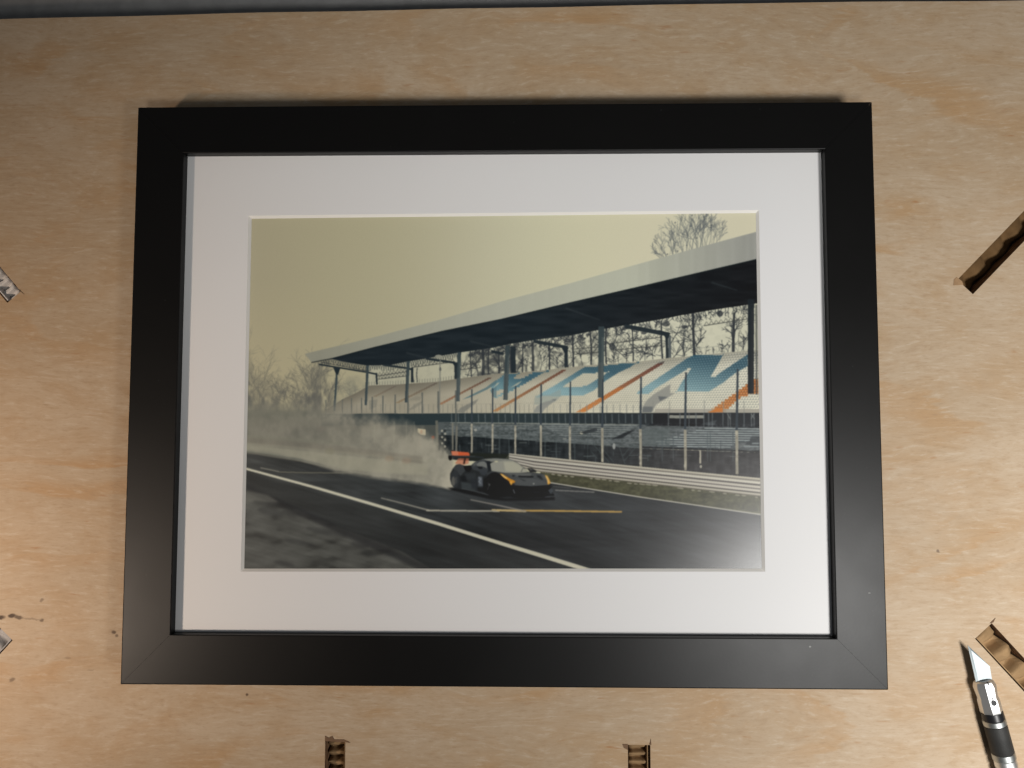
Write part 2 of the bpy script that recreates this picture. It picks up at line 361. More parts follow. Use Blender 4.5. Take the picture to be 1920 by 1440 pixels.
    # trees hanging behind the roof edge + roof trusses
    for x in np.arange(1180, 1412, 6.5):
        y = lerp_pts(under, x)
        P.twig(rnd, x, y - 1, math.pi / 2 + rnd.uniform(-.7, .7), 9, 1.6, tc, .75, 2, .7, 0, .8)
    for x in np.arange(880, 1180, 5.5):
        y = lerp_pts(under, x)
        P.twig(rnd, x, y - 1, math.pi / 2 + rnd.uniform(-.8, .8), 9, 1.6, tc, .7, 2, .8, 0, .9)
    for (x0, y0, x1, y1, k) in [(1140, 645, 1240, 632, 12), (1150, 657, 1240, 648, 10), (1322, 610, 1404, 597, 9), (1074, 655, 1122, 651, 5), (1074, 665, 1122, 661, 5), (862, 687, 900, 679, 6), (862, 694, 900, 690, 5),
                                (707, 706, 760, 698, 8), (708, 712, 760, 706, 8), (770, 690, 850, 679, 12), (600, 680, 690, 697, 15)]:
        line([(x0, y0), (x1, y1)], 1.6, (60, 62, 60), .8)
        yo = 7
        for i in range(k):
            xa = x0 + (x1 - x0) * i / k; xb = x0 + (x1 - x0) * (i + .5) / k; xc = x0 + (x1 - x0) * (i + 1) / k
            ya, yb2, yc = (y0 + (y1 - y0) * (x - x0) / (x1 - x0) for x in (xa, xb, xc))
            line([(xa, ya), (xb, yb2 - yo), (xc, yc)], 1.3, (60, 62, 60), .75)
    for x in np.arange(600, 860, 4.3):                                  # lattice under the roof, left
        y = lerp_pts(under, x)
        line([(x, y - 1), (x + 3, y + 8 + rnd.uniform(-2, 4))], 1.5, (56, 60, 60), .6)
        line([(x + 4, y - 1), (x + 1, y + 8 + rnd.uniform(-2, 4))], 1.5, (56, 60, 60), .6)
    ell(1148, 650, 6, 7, tc, .75); ell(1285, 612, 6, 3, tc, .8); ell(1352, 587, 6, 6, tc, .8); ell(1250, 607, 8, 5, tc, .7); ell(1208, 624, 5, 3, tc, .7)
    for x in np.arange(690, 860, 5):                                    # railing spikes above the far seats
        line([(x, lerp_pts(seat_top, x) + 2), (x, lerp_pts(seat_top, x) - 7)], 1.6, (112, 112, 100), .65)
    for x in np.arange(1310, 1404, 7):
        line([(x, lerp_pts(seat_top, x) + 1), (x, lerp_pts(seat_top, x) - 13)], .9, (110, 112, 106), .45)
    line([(1308, 653), (1404, 642)], 1, (110, 112, 106), .5)
    # --- roof
    f_top = [(570, 664), (700, 632.6), (830, 597.5), (940, 564.5), (1070, 530), (1200, 493), (1330, 457), (1440, 427)]
    f_bot = [(582, 679.5), (622, 671.7), (700, 651), (830, 620), (940, 597.5), (1070, 566), (1200, 536), (1330, 505), (1440, 479)]
    poly(f_bot[1:] + [(1440, 564)] + under[::-1][:-1], (30, 37, 41), grad=(1000, 600, 1420, 520, (23, 24, 26)))
    nz = vnoise(rs, CH, CW, 60, 10)
    mk = P.mask(f_bot[1:] + [(1440, 564)] + under[::-1][:-1])
    P.c[mk[0]] += (mk[1] * (nz[mk[0]] - .5) * 10)[..., None]
    for (a, b) in [((1060, 577), (1125, 600)), ((1336, 528), (1385, 543)), ((880, 640), (930, 652)), ((760, 662), (800, 672))]:
        line([a, b], 4, (50, 56, 58), .5, 2, blur=1)
    poly(f_top + f_bot[::-1], (134, 132, 116), grad=(600, 670, 930, 590, (164, 164, 147)))
    poly([(930, 567.5)] + f_top[4:] + f_bot[::-1][:4] + [(930, 600)], (164, 164, 147), grad=(930, 580, 1160, 520, (176, 177, 158)))
    poly([(1160, 504.5)] + f_top[5:] + f_bot[::-1][:3] + [(1160, 545)], (176, 177, 158), grad=(1180, 500, 1420, 450, (146, 146, 138)))
    mk = P.mask(f_top + f_bot[::-1])
    st = vnoise(rs, CH, CW, 14, 300)
    P.c[mk[0]] += (mk[1] * (st[mk[0]] - .5) * 9 * np.clip((X[mk[0]] - 1150) / 100, .2, 1))[..., None]
    line([(p[0], p[1] + 1) for p in f_bot], 2, (30, 36, 38), .8)
    # roof braces
    dk = (34, 42, 46)
    for pts, w in [([(596, 684), (690, 699.5), (706, 703)], 3), ([(704, 700), (705, 722)], 3.4), ([(717, 685), (761, 691), (772, 694)], 3.6), ([(771, 690), (771, 718)], 4.5), ([(797, 673), (852, 681)], 4.2), ([(853, 680), (854, 712)], 6),
                   ([(920, 659), (943, 664)], 5), ([(961, 650), (962, 700)], 9), ([(1000, 640), (1064, 652)], 6), ([(1061, 650), (1061, 690)], 6.5), ([(1172, 611), (1256, 627)], 8), ([(1251, 622), (1252, 672)], 5)]:
        line(pts, w, dk, .96)
    line([(1257, 628), (1257, 671)], 5, (84, 90, 90))
    poly([(1050, 648), (1066, 652), (1060, 668), (1057, 660)], dk); poly([(846, 679), (858, 682), (855, 694), (850, 686)], dk); poly([(1235, 618), (1258, 624), (1252, 640), (1246, 628)], dk)
    # --- seats
    bank = seat_top + [(1440, 774), (1085, 775), (900, 776), (690, 777), (606, 779)]
    poly(bank, (148, 141, 122), grad=(760, 740, 1100, 740, (196, 190, 166)))
    poly([(1100, 685)] + seat_top[14:] + [(1440, 774), (1100, 775)], (196, 190, 166), grad=(1100, 740, 1380, 740, (206, 202, 180)))
    nlow = vnoise(rs, CH, CW, 40, 30)
    ytop = np.interp(X, [p[0] for p in seat_top], [p[1] for p in seat_top]); inb = (Y > ytop) & (Y < 776) & (X > 606)
    P.c *= (1 - inb * np.clip(1 - (Y - ytop) / 26, 0, 1) * .27)[..., None]
    P.c += (inb * (nlow - .5) * 8)[..., None]
    r4 = lambda pts: [(1140 + x / 6.545, 560 + y / 6.545) for x, y in pts]
    r3 = lambda pts: [(920 + x / 8, 580 + y / 8) for x, y in pts]
    r2 = lambda pts: [(690 + x / 8, 620 + y / 8) for x, y in pts]
    bd, bl = (46, 80, 94), (128, 162, 166)
    def step(pts, s=2.0):                                               # stair-stepped outline: the figure is made of seats
        out = []
        for (x0, y0), (x1, y1) in zip(pts, pts[1:] + pts[:1]):
            n_ = max(int(abs(y1 - y0) / s), 1)
            for i in range(n_):
                ta, tb = i / n_, (i + 1) / n_
                out += [(x0 + (x1 - x0) * ta, y0 + (y1 - y0) * ta), (x0 + (x1 - x0) * tb, y0 + (y1 - y0) * ta)]
        return out
    big = r4([(1050, 690), (1430, 672), (1390, 760), (1270, 960), (1340, 935), (1480, 840), (1730, 672), (1730, 830), (1560, 930), (1420, 1040), (1260, 1140), (840, 1155), (900, 1040), (1030, 850), (980, 875), (800, 980), (590, 1110), (510, 1172), (340, 1172), (400, 1110), (600, 980), (850, 810), (985, 720)])
    poly(step(big), bd, .97, grad=(1300, 672, 1290, 735, bl))
    mid_o = r3([(1400, 868), (1600, 850), (1920, 815), (1960, 812)]) + [(1199, 678), (1182, 690), (1160, 700), (1141, 712)] + r3([(1690, 1110), (1540, 1235), (1400, 1300), (1050, 1312), (760, 1330), (680, 1310), (780, 1240), (900, 1170), (1000, 1110), (1180, 1000)])
    poly(step(mid_o), bd, .95, grad=(1105, 690, 1095, 742, bl))
    poly(step(r3([(1370, 965), (1780, 930), (1690, 1010), (1560, 1085), (1450, 1150), (1380, 1172), (1060, 1175), (1130, 1120), (1250, 1040)])), (190, 184, 160), .97)
    poly(step(r3([(0, 1120), (190, 975), (430, 958), (340, 1050), (450, 1040), (620, 950), (870, 915), (700, 1020), (480, 1150), (330, 1235), (100, 1340), (50, 1320), (230, 1210), (120, 1230), (0, 1262)]), 3), (48, 84, 98), .93, grad=(960, 700, 940, 745, (118, 152, 156)))
    poly(r3([(20, 1200), (90, 1110), (130, 1105), (60, 1170)]), (176, 172, 150), .8); poly(r3([(280, 1190), (380, 1120), (460, 1080), (400, 1140)]), (178, 174, 152), .8)
    poly(r2([(1400, 1045), (1560, 960), (1760, 860), (1920, 740), (1920, 800), (1780, 890), (1650, 950), (1520, 1010)]), (82, 108, 112), .85)
    poly(r2([(1820, 900), (1920, 840), (1920, 1010), (1870, 1010)]), (84, 112, 118), .75)
    # orange stairs
    org = (186, 112, 52)
    poly(step(r4([(1235, 1402), (1430, 1390), (1560, 1262), (1640, 1200), (1730, 1170), (1860, 1165), (1860, 985), (1700, 1082), (1580, 1170), (1400, 1295)]), 4), org, .95, grad=(1360, 770, 1415, 715, (172, 92, 34)))
    def stair(a, b, w, c1, c2, n_, w2):
        for i in range(n_):
            t = i / n_; t2 = (i + 1) / n_
            x0, y0 = a[0] + (b[0] - a[0]) * t, a[1] + (b[1] - a[1]) * t
            x1, y1 = a[0] + (b[0] - a[0]) * t2, a[1] + (b[1] - a[1]) * t2
            ww = w + (w2 - w) * t
            cc = [c1[k] + (c2[k] - c1[k]) * t for k in range(3)]
            poly([(x0 - ww, y0), (x1 + ww * .3, y0), (x1 + ww, y1), (x0, y1)], cc, .93)
    stair((1087, 774), (1240, 681), 9, (190, 118, 62), (84, 44, 36), 26, 5)
    stair((1090, 772), (1165, 727), 7, (196, 124, 64), (170, 98, 48), 12, 6)
    stair((925, 773), (1058, 694), 5, (168, 120, 76), (92, 56, 44), 26, 3)
    stair((822, 760), (918, 709), 3.2, (146, 108, 80), (86, 66, 56), 20, 2)
    stair((742, 757), (817, 719), 2.4, (132, 116, 92), (92, 84, 74), 16, 1.6)
    stair((700, 745), (740, 725), 1.8, (124, 112, 94), (96, 88, 78), 10, 1.2)
    poly(r4([(620, 790), (700, 765), (690, 795), (640, 805)]), (60, 50, 48), .8)
    # rows of seats: pale shells with small shadows, row above row up the bank
    NR = 23
    x0 = 700.0
    while x0 < 1424:
        t = min(max((x0 - 800) / 620, 0), 1)
        for i in range(NR):
            x = x0; y = 770.0
            for _ in range(3):
                y = 770 - (770 - lerp_pts(seat_top, x) - 2) * (i + .5) / NR
                x = x0 + 1.66 * (770 - y)
            if x > 1424 or x < 760: continue
            tt = min(max((x - 800) / 620, 0), 1)
            s = .5 + .62 * tt
            k = .20 + .62 * tt
            ell(x, y - s * .9, s * 1.75, s * 1.25, (232, 230, 214), .06 + .20 * tt, n=8)
            ell(x + s * 1.9, y + s * .2, s * .85, s * 1.35, (58, 66, 72), k * .72, n=6)
            ell(x, y + s * 1.3, s * 1.7, s * .55, (84, 88, 90), k * .55, n=6)
        x0 += 3.3 + 2.0 * t
    # grey gates on the stairs
    for pts, c, a in [(r4([(430, 1330), (470, 1260), (560, 1180), (770, 1050), (770, 1160), (830, 1160), (720, 1230), (600, 1300), (540, 1400), (420, 1400)]), (134, 134, 126), .85), (r4([(430, 1330), (560, 1330), (540, 1400), (420, 1400)]), (92, 96, 96), .8),
                      (r4([(620, 1200), (740, 1210), (640, 1260)]), (84, 88, 90), .8), (r3([(880, 1290), (1050, 1200), (1050, 1310), (960, 1390), (860, 1440), (640, 1440), (660, 1300)]), (140, 150, 142), .6), (r3([(910, 1360), (980, 1350), (960, 1390)]), (84, 90, 92), .8),
                      ([(1000, 772), (1005, 763), (1020, 755), (1045, 748), (1035, 756), (1020, 768), (1016, 775), (1000, 775)], (128, 130, 124), .8), ([(855, 774), (862, 766), (880, 757), (896, 749), (890, 758), (874, 770), (868, 776)], (112, 112, 104), .75),
                      ([(762, 772), (775, 760), (792, 752), (790, 757), (775, 768)], (118, 116, 104), .6), ([(690, 752), (706, 750), (704, 764), (690, 770)], (118, 116, 104), .6), ([(762, 752), (778, 744), (788, 744), (786, 752)], (126, 122, 108), .6)]:
        poly(pts, c, a, blur=1)
    poly([(1230, 767), (1440, 767), (1440, 774), (1226, 775)], (152, 147, 134), .85); poly([(1329, 774), (1345, 766), (1358, 766), (1357, 773)], org, .95)
    for x in list(np.arange(640, 1000, 9.0)) + list(np.arange(1000, 1210, 12.5)) + [1225, 1256, 1322, 1358, 1397]:
        line([(x, 759 if x < 1200 else 752), (x, 776)], 1.4 if x < 1100 else 2.2, (118, 116, 106) if x < 1000 else (132, 132, 124), .6)
    line([(640, 763), (1000, 757), (1210, 754)], .9, (140, 136, 120), .5)
    # --- columns
    cc = (54, 64, 66)
    for (xt, yt, xb, yb, w) in [(630, 692, 625, 772, 3.6), (687.5, 686, 684, 761, 4.8), (764, 678, 760, 756, 6), (860, 661, 857, 754, 7), (951, 648, 946.5, 751, 8.5), (1128, 612, 1126, 746, 11), (1411, 560, 1410, 738, 12)]:
        line([(xt, yt), (xb, yb)], w, (30, 36, 40) if xt > 1300 else cc, .97, w * .95)
        line([(xt + w * .22, yt + 20), (xb + w * .22, yb)], w * .4, (84, 92, 90) if xt < 1300 else (46, 48, 50), .55)
    poly([(623, 690), (636, 692), (632, 704), (628, 702)], dk)
    for (x, y0, y1, w) in [(1126, 680, 746, 10), (946.5, 700, 750, 8), (857, 710, 754, 6.5)]:
        line([(x, y0), (x, y1)], w, (96, 100, 96), .35, w)
    line([(1421, 570), (1421, 740)], 4, (60, 64, 66), .7)
    line([(824, 676), (822, 780)], 2.6, (118, 118, 108), .85); ell(821, 669, 7, 3.4, (138, 137, 122), .9); ell(824, 693, 2.2, 4, (80, 82, 80), .8)
    # dim ground and wall seen through the spray
    gz = np.clip((Y - 768) / 10, 0, 1) * np.clip((848 - X) / 20, 0, 1)
    P.mix((gz * np.clip((625 - X) / 30, 0, 1) + gz * np.clip((X - 595) / 30, 0, 1) * (Y > 777)).clip(0, 1).astype(np.float32), (74, 77, 72))
    # --- band below the seats
    poly([(600, 778), (690, 777), (1440, 774), (1440, 806), (1000, 797), (600, 800)], (42, 52, 54), grad=(1000, 790, 1300, 790, (34, 37, 40)))
    poly([(1226, 776), (1322, 776), (1322, 800), (1222, 803)], (24, 25, 28))
    poly([(1256, 779), (1322, 779), (1322, 785), (1256, 785)], (132, 132, 122)); poly([(1310, 797), (1330, 792), (1346, 788), (1340, 798)], (80, 86, 88), .6, blur=1)
    for x in np.arange(845, 1225, 12.6):
        line([(x, 777), (x + .5, 795)], 2.2, (86, 94, 94), .75)
    for x in [1254, 1321, 1337, 1357, 1367, 1371, 1397, 1411, 1416, 1330, 1293, 1306, 1276]:
        line([(x, 775), (x, 801)], 2.4, (92, 98, 98), .7)
    for (a, b) in [((1365, 775), (1371, 787)), ((1410, 776), (1417, 786)), ((1416, 776), (1410, 786))]: line([a, b], 1.8, (120, 124, 120), .7)
    # --- bleachers and dark ground behind the fence
    poly([(820, 793), (1000, 794), (1440, 803), (1440, 848), (1200, 842), (1000, 828), (820, 818)], (78, 84, 83), grad=(1000, 815, 1400, 815, (84, 88, 88)))
    poly([(820, 817), (1000, 828), (1200, 842), (1440, 850), (1440, 900), (1200, 878), (953, 853), (940, 870), (820, 862)], (30, 35, 37), grad=(1050, 840, 1300, 850, (52, 51, 51)))
    nb = vnoise(rs, CH, CW, 90, 5) * .6 + vnoise(rs, CH, CW, 16, 8) * .4
    zone = ((Y > 794) & (Y < 818 + (X - 820) * .055) & (X > 830)).astype(np.float32)
    P.c += (zone * ((nb - .5) * 46 + (vnoise(rs, CH, CW, 7, 4) - .5) * 34))[..., None]
    zone = ((Y > 818 + (X - 820) * .06) & (Y < 853 + (X - 953) * .1) & (X > 830)).astype(np.float32)
    P.c += (zone * ((vnoise(rs, CH, CW, 10, 24) - .5) * 20 + (vnoise(rs, CH, CW, 26, 5) - .5) * 14))[..., None]
    for i in range(9):                                                  # benches at the right
        y = 803.5 + i * 4.3
        x0 = [1322, 1306, 1291, 1276, 1262, 1246, 1230, 1235, 1270][i]; x1 = [1428, 1428, 1428, 1428, 1420, 1405, 1380, 1378, 1372][i]
        line([(x0, y), (x1, y + 1.2)], 2.2, (150, 157, 154), .85); line([(x0, y + 2.3), (x1, y + 3.4)], 1.8, (58, 64, 66), .8)
    for i in range(6):
        line([(1010 + i * 8, 797 + i * 4), (1196 - i * 7, 799 + i * 4)], 1.6, (132, 138, 134), .65)
    line([(842, 794), (1200, 797)], 1.8, (140, 142, 130), .7); line([(842, 798), (1000, 799)], 1.2, (120, 122, 112), .6)
    poly([(1204, 806), (1256, 803), (1258, 838), (1206, 838)], (92, 100, 98), .6, blur=2); poly([(1412, 818), (1428, 818), (1428, 836), (1396, 838)], (58, 62, 64), .8, blur=1)
    for (a, b) in [((1412, 832), (1428, 832)), ((1396, 837), (1428, 838)), ((1398, 827), (1408, 826))]: line([a, b], 2.6, (140, 148, 146), .8)
    poly([(1204, 838), (1440, 846), (1440, 850), (1204, 841)], (28, 29, 31), .9)
    poly([(1145, 825), (1166, 823), (1192, 806), (1172, 812)], (26, 29, 32), .9, blur=1)
    for (a, b) in [((1110, 832), (1142, 868)), ((1126, 838), (1150, 868)), ((1170, 866), (1195, 836)), ((1168, 856), (1196, 822)), ((1160, 836), (1172, 872)), ((1108, 848), (1120, 862)), ((1102, 800), (1101, 862))]: line([a, b], 2, (70, 78, 78), .5)
    ell(1151, 838, 2.8, 6, (150, 152, 146), .9); ell(1090, 813, 3.4, 2.6, (176, 172, 152), .95); ell(890, 808, 3, 2.6, (150, 150, 140), .9); ell(1058, 824, 4, 1.6, (130, 132, 126), .8)
    poly([(1086, 812), (1118, 803), (1120, 809), (1096, 815)], (40, 44, 46), .8)
    line([(1314, 845), (1314, 870)], 3.4, (178, 172, 152), .9); ell(1315, 876, 2.2, 3, (170, 166, 148), .9)
    for x in (1242, 1263, 1328, 1333, 1376, 1042, 1077, 935, 953, 1021): line([(x, 812), (x, 866)], 2.4, (78, 86, 86), .55)
    poly([(860, 850), (953, 853), (953, 870), (860, 862)], (28, 31, 24), .8, blur=1)
    for q in range(150):
        x = rnd.uniform(845, 1428); y = rnd.uniform(797, 850 + max(0, (x - 953)) * .06)
        if rnd.random() < .5: line([(x, y), (x + rnd.uniform(6, 22), y + rnd.uniform(-.5, 1.2))], rnd.uniform(1, 2), rnd.choice([(104, 112, 110), (60, 66, 66), (126, 130, 124)]), .45)
        else: line([(x, y), (x + rnd.uniform(-1, 1), y + rnd.uniform(6, 20))], rnd.uniform(1, 1.8), rnd.choice([(84, 92, 92), (44, 50, 52)]), .45)
    # --- guard rail
    gt = lambda x: np.interp(x, [953, 1200, 1440], [851.5, 876, 898.5]); gb = lambda x: np.interp(x, [953, 1005, 1200, 1440], [872, 886.7, 907.5, 934])
    for (t0, t1, c) in [(0, .1, (168, 162, 144)), (.1, .2, (112, 107, 98)), (.2, .33, (176, 171, 156)), (.33, .43, (82, 78, 74)), (.43, .55, (168, 162, 148)), (.55, .63, (98, 93, 88)), (.63, .75, (170, 164, 150)), (.75, .84, (80, 76, 70)), (.84, .93, (160, 154, 138)), (.93, 1.0, (96, 90, 80))]:
        pts = [(x, gt(x) + (gb(x) - gt(x)) * t0) for x in (953, 1000, 1100, 1200, 1300, 1440)] + [(x, gt(x) + (gb(x) - gt(x)) * t1) for x in (1440, 1300, 1200, 1100, 1000, 953)]
        poly(pts, c, .95, grad=(1000, 0, 1420, 0, [min(v * 1.1, 210) for v in c]))
    # --- track
    tl = lambda x: np.interp(x, [455, 480, 560, 640, 700, 760, 840, 1036, 1200, 1440], [848, 850, 866, 886, 893, 902, 915, 908, 933.5, 968])
    track = Y > tl(X)
    base = np.interp(X, [455, 620, 760, 900, 1100, 1430], [60, 57, 52, 47, 47, 50]) - np.clip((Y - 950 - np.clip((900 - X), 0, 400) * .12) / 50, 0, 1) * np.interp(X, [455, 640, 800, 900, 1100, 1430], [2, 8, 16, 17, 14, 8])
    st = vnoise(rs, CH, CW, 300, 14) * .55 + vnoise(rs, CH, CW, 120, 6) * .3 + vnoise(rs, CH, CW, 34, 34) * .15
    # streaks follow the direction of travel: shear the noise
    sh = (Y - .30 * X)
    sn = np.sin(sh * .16 + st * 6) * .5 + np.sin(sh * .057 + 1.3 + st * 3) * .5
    us = X * .957 + Y * .287; vs = Y * .957 - X * .287
    gi = ((vs - vs.min()) * 1.6).astype(int).clip(0, 1799); gj = ((us - us.min()) * .02)
    tb = np.stack([soft(rs.rand(1800, 1).astype(np.float32), 0, 2, 2)[:, 0] for _ in range(26)], 1) * .5 + np.stack([soft(rs.rand(1800, 1).astype(np.float32), 0, 9, 2)[:, 0] for _ in range(26)], 1) * 1.6
    j0 = gj.astype(int).clip(0, 24); fj = gj - j0
    streak = tb[gi, j0] * (1 - fj) + tb[gi, j0 + 1] * fj - 1.05
    val = base + (st - .5) * 14 + streak * 50 + sn * 2.0 - np.clip((Y - 960) / 110, 0, 1) * 0
    val = np.maximum(val, 22); col = np.stack([val * np.interp(X, [455, 800, 1430], [1, .95, .96]), val, val * np.interp(X, [455, 800, 1430], [.95, 1.0, 1.04])], -1)
    P.c = np.where(track[..., None], col, P.c).astype(np.float32)
    # verge
    gl = lambda x: np.interp(x, [1000, 1036, 1200, 1440], [900, 907.5, 933.5, 968])
    gr = [(1012, 887)] + [(x, gb(x) - .5) for x in (1030, 1100, 1200, 1300, 1440)] + [(1440, 968), (1200, 933.5), (1036, 907.5), (1012, 902)]
    mk = P.mask(gr); gn = vnoise(rs, CH, CW, 8, 6) * .5 + vnoise(rs, CH, CW, 24, 12) * .5
    gc = np.stack([46 + gn * 40, 45 + gn * 40, 31 + gn * 30], -1); gc = gc + (np.clip((X - 1200) / 230, 0, 1) * 12)[..., None]
    k = mk[1][..., None]; P.c[mk[0]] = np.where(k, gc[mk[0]], P.c[mk[0]])
    for x in np.arange(1036, 1424, 12.0):
        if rnd.random() < .75: ell(x, gb(x) + 1.2 + rnd.uniform(-.6, 1), rnd.uniform(3, 7), 1.5, (152, 146, 128), .7, rot=.12)
    line([(1012, 904), (1036, 907.5), (1200, 933.5), (1440, 968)], 1.8, (166, 162, 148), .9, 2.8)
    # pit side concrete
    pit = [(450, 914), (461, 918), (529, 946), (582, 970), (683, 1010), (752, 1037), (815, 1074), (440, 1080)]
    n3 = vnoise(rs, CH, CW, 70, 22) * .5 + vnoise(rs, CH, CW, 200, 60) * .3 + vnoise(rs, CH, CW, 22, 10) * .2
    pv = 74 + (n3 - .5) * 34 + streak * 44 - np.clip((.43 - n3) * 6, 0, 1) * 9 - np.clip((Y - 1010) / 60, 0, 1) * 6
    m = soft(((lambda k: (lambda z: (z.__setitem__(k[0], k[1]), z)[1])(np.zeros((CH, CW), np.float32)))(P.mask(pit))), 2)
    m2 = m[..., None]; P.c = P.c * (1 - m2) + np.stack([pv, pv * .99, pv * .92], -1) * m2
    poly([(450, 905), (560, 955), (720, 1026), (830, 1078), (800, 1078), (640, 1006), (540, 960), (450, 922)], (30, 30, 31), .6, blur=5)
    poly([(450, 920), (500, 930), (520, 944), (450, 945)], (96, 94, 86), .6, blur=4)
    for (x, y, rx, ry) in [(505, 962, 26, 7), (545, 965, 20, 6), (500, 948, 30, 4), (672, 1025, 18, 6), (610, 1000, 40, 6), (690, 1040, 16, 5), (530, 1060, 20, 5), (560, 1020, 30, 5)]:
        ell(x, y, rx, ry, (44, 44, 43), .42, rot=.2, blur=4)
    # asphalt between line and pit, painted lines
    poly([(450, 884), (700, 955), (940, 1030), (1075, 1078), (830, 1078), (720, 1030), (560, 955), (450, 908)], (46, 46, 44), .5, blur=5)
    def mline(pts, w, c, a, w2, blur=1): line(pts, w, c, a, w2, blur)
    mline([(445, 876.5), (461, 881.5), (580, 914), (700, 949), (820, 984.5), (940, 1022), (1010, 1043), (1110, 1074)], 3.6, (184, 178, 156), .97, 8.4)
    mline([(445, 849), (480, 853), (560, 866), (630, 882), (690, 892)], 2.4, (116, 112, 98), .8, 3, 2)
    mline([(486, 879), (521, 886.5)], 2.2, (128, 124, 110), .75, 2.4); mline([(521, 887), (570, 888.5), (660, 889)], 2, (118, 113, 96), .7, 2)
    mline([(712, 936), (760, 948), (803, 959.5)], 2.2, (132, 128, 116), .85, 3.2); mline([(797, 959.5), (870, 960), (935, 960.5)], 3, (164, 158, 140), .9, 3)
    mline([(930, 959), (1050, 960), (1166, 961.5)], 3.4, (176, 142, 76), .95, 3.2); mline([(920, 958), (985, 961)], 3, (176, 156, 112), .9, 3)
    mline([(880, 939), (930, 949), (985, 961)], 2.2, (132, 126, 116), .8, 3); mline([(1040, 921), (1114, 924.5)], 2.4, (124, 122, 116), .8, 2.4)
    mline([(1036, 914), (1070, 917)], 1.4, (110, 108, 102), .6, 1.4)
    # --- fence posts
    posts = [(1383, 691, 807, 890, 6.0), (1285.5, 698, 806, 883, 5.6), (1201, 707, 805, 876, 5.2), (1129, 711, 803, 868, 4.8), (1068, 716, 801, 862, 4.4), (1013, 721, 800, 857, 4.2), (965, 725, 799, 853, 4), (922, 729, 797, 850, 3.8), (883, 731, 796, 849, 3.8)]
    for (x, t, s, b, w) in posts:
        dx = .35 * (x - 960) / 100
        line([(x + dx + .8, t), (x, s)], w * .62, (52, 60, 66), .95, w * .8)
        line([(x, s), (x + .4 * (x > 1150), b)], w * .95, (150, 144, 126), .93, w * .9)
        for j in range(5): ell(x + rnd.uniform(-1, 1), s + (b - s) * rnd.random(), w * .4, 3.5, (176, 170, 150), .5)
        for j in range(4): ell(x + rnd.uniform(-1.6, 1.6), s + (b - s) * rnd.random(), 1, 3.0, (116, 110, 98), .6)
    for (x, t, b, w) in [(853, 733, 850, 3), (847, 795, 846, 3.2), (820, 735, 778, 3.2), (790, 737, 778, 2.8), (763, 738, 778, 3), (739, 741, 778, 2.6), (716, 743, 778, 2.4), (696, 745, 778, 2.4), (676, 747, 778, 2.2), (657, 748, 778, 2.2), (640, 750, 779, 2), (624, 752, 779, 2), (609, 751, 779, 2.2)]:
        line([(x, t), (x, b)], w, (82, 86, 82) if t < 780 else (124, 120, 106), .8, w)
    line([(817, 790), (818, 846)], 5, (108, 106, 94), .8); line([(855, 800), (854, 848)], 3.4, (116, 112, 100), .8)
    # little signs at the end of the wall
    poly([(781, 805), (796, 807), (796, 818), (787, 817), (781, 812)], (196, 182, 148)); poly([(786, 808), (790, 808), (790, 815), (786, 815)], (180, 140, 110), .8)
    for (x, y) in [(827, 809.5), (833, 815), (827, 821.5), (832.5, 826.5), (827, 833), (832.5, 839)]: ell(x, y, 2.2, 2.4, (164, 160, 142), .8)
    for (x, y) in [(832.5, 809.5), (827, 815.5), (832.5, 821), (827, 827.5)]: ell(x, y, 2.8, 2.8, (34, 38, 38), .7)
    ell(810, 822, 3, 3, (140, 74, 54), .85); line([(785, 820), (785, 840)], 6, (168, 128, 98), .6, blur=1); line([(809, 826), (809, 838)], 2.4, (140, 92, 74), .6)
    # --- spray and smoke behind the car
    nA = vnoise(rs, CH, CW, 130, 70) * .5 + vnoise(rs, CH, CW, 50, 34) * .3 + vnoise(rs, CH, CW, 20, 16) * .2
    nB = vnoise(rs, CH, CW, 34, 60) * .5 + vnoise(rs, CH, CW, 14, 30) * .3 + vnoise(rs, CH, CW, 8, 10) * .2
    up = np.interp(X, [455, 520, 600, 680, 740, 790, 830, 846, 850], [762, 764, 768, 774, 792, 814, 836, 849, 862])
    lo = np.interp(X, [455, 560, 640, 720, 800, 842, 850], [846, 862, 888, 899, 911, 918, 916])
    feather_u = np.interp(X, [455, 640, 760, 850], [40, 44, 44, 16]); feather_l = np.interp(X, [455, 600, 760, 850], [7, 9, 9, 4])
    m = np.clip((Y - up + feather_u * .5 + (nA - .5) * 26 + (nB - .5) * 34) / feather_u, 0, 1) * np.clip((lo - Y + (nA - .5) * 9) / feather_l + .5, 0, 1) * np.clip((852 - X) / 9, 0, 1)
    a = m * np.clip(np.interp(X, [455, 700, 800, 850], [.94, .88, .93, .96]) + (nA - .5) * .4 + (nB - .5) * .35, 0, .97)
    sc = np.interp(X, [455, 560, 680, 780, 850], [117, 122, 127, 138, 150]) + (nA - .5) * 20 + (nB - .5) * 15 + np.clip((Y - 800) / 100, 0, 1) * 10
    P.c = P.c * (1 - a[..., None]) + np.stack([sc, sc * .963, sc * .85], -1) * a[..., None]
    hz = np.exp(-((Y - 776) / 16) ** 2) * np.clip((640 - X) / 100, 0, 1) * .6
    P.mix(hz.astype(np.float32), (112, 110, 96))
    # wall seen through the spray
    mline([(445, 832), (520, 838), (640, 850), (760, 862), (820, 868)], 5, (150, 146, 125), .35, 4, 2)
    wl = [(445, 834), (560, 846), (680, 860), (800, 872), (800, 893), (700, 888), (640, 882), (560, 862), (445, 847)]
    poly(wl, (152, 147, 126), .5, blur=3)
    poly([(445, 820), (560, 830), (700, 846), (790, 858), (790, 872), (700, 858), (560, 843), (445, 831)], (106, 99, 87), .3, blur=3)
    poly([(445, 815), (640, 830), (640, 836), (445, 822)], (118, 116, 100), .4, blur=3)
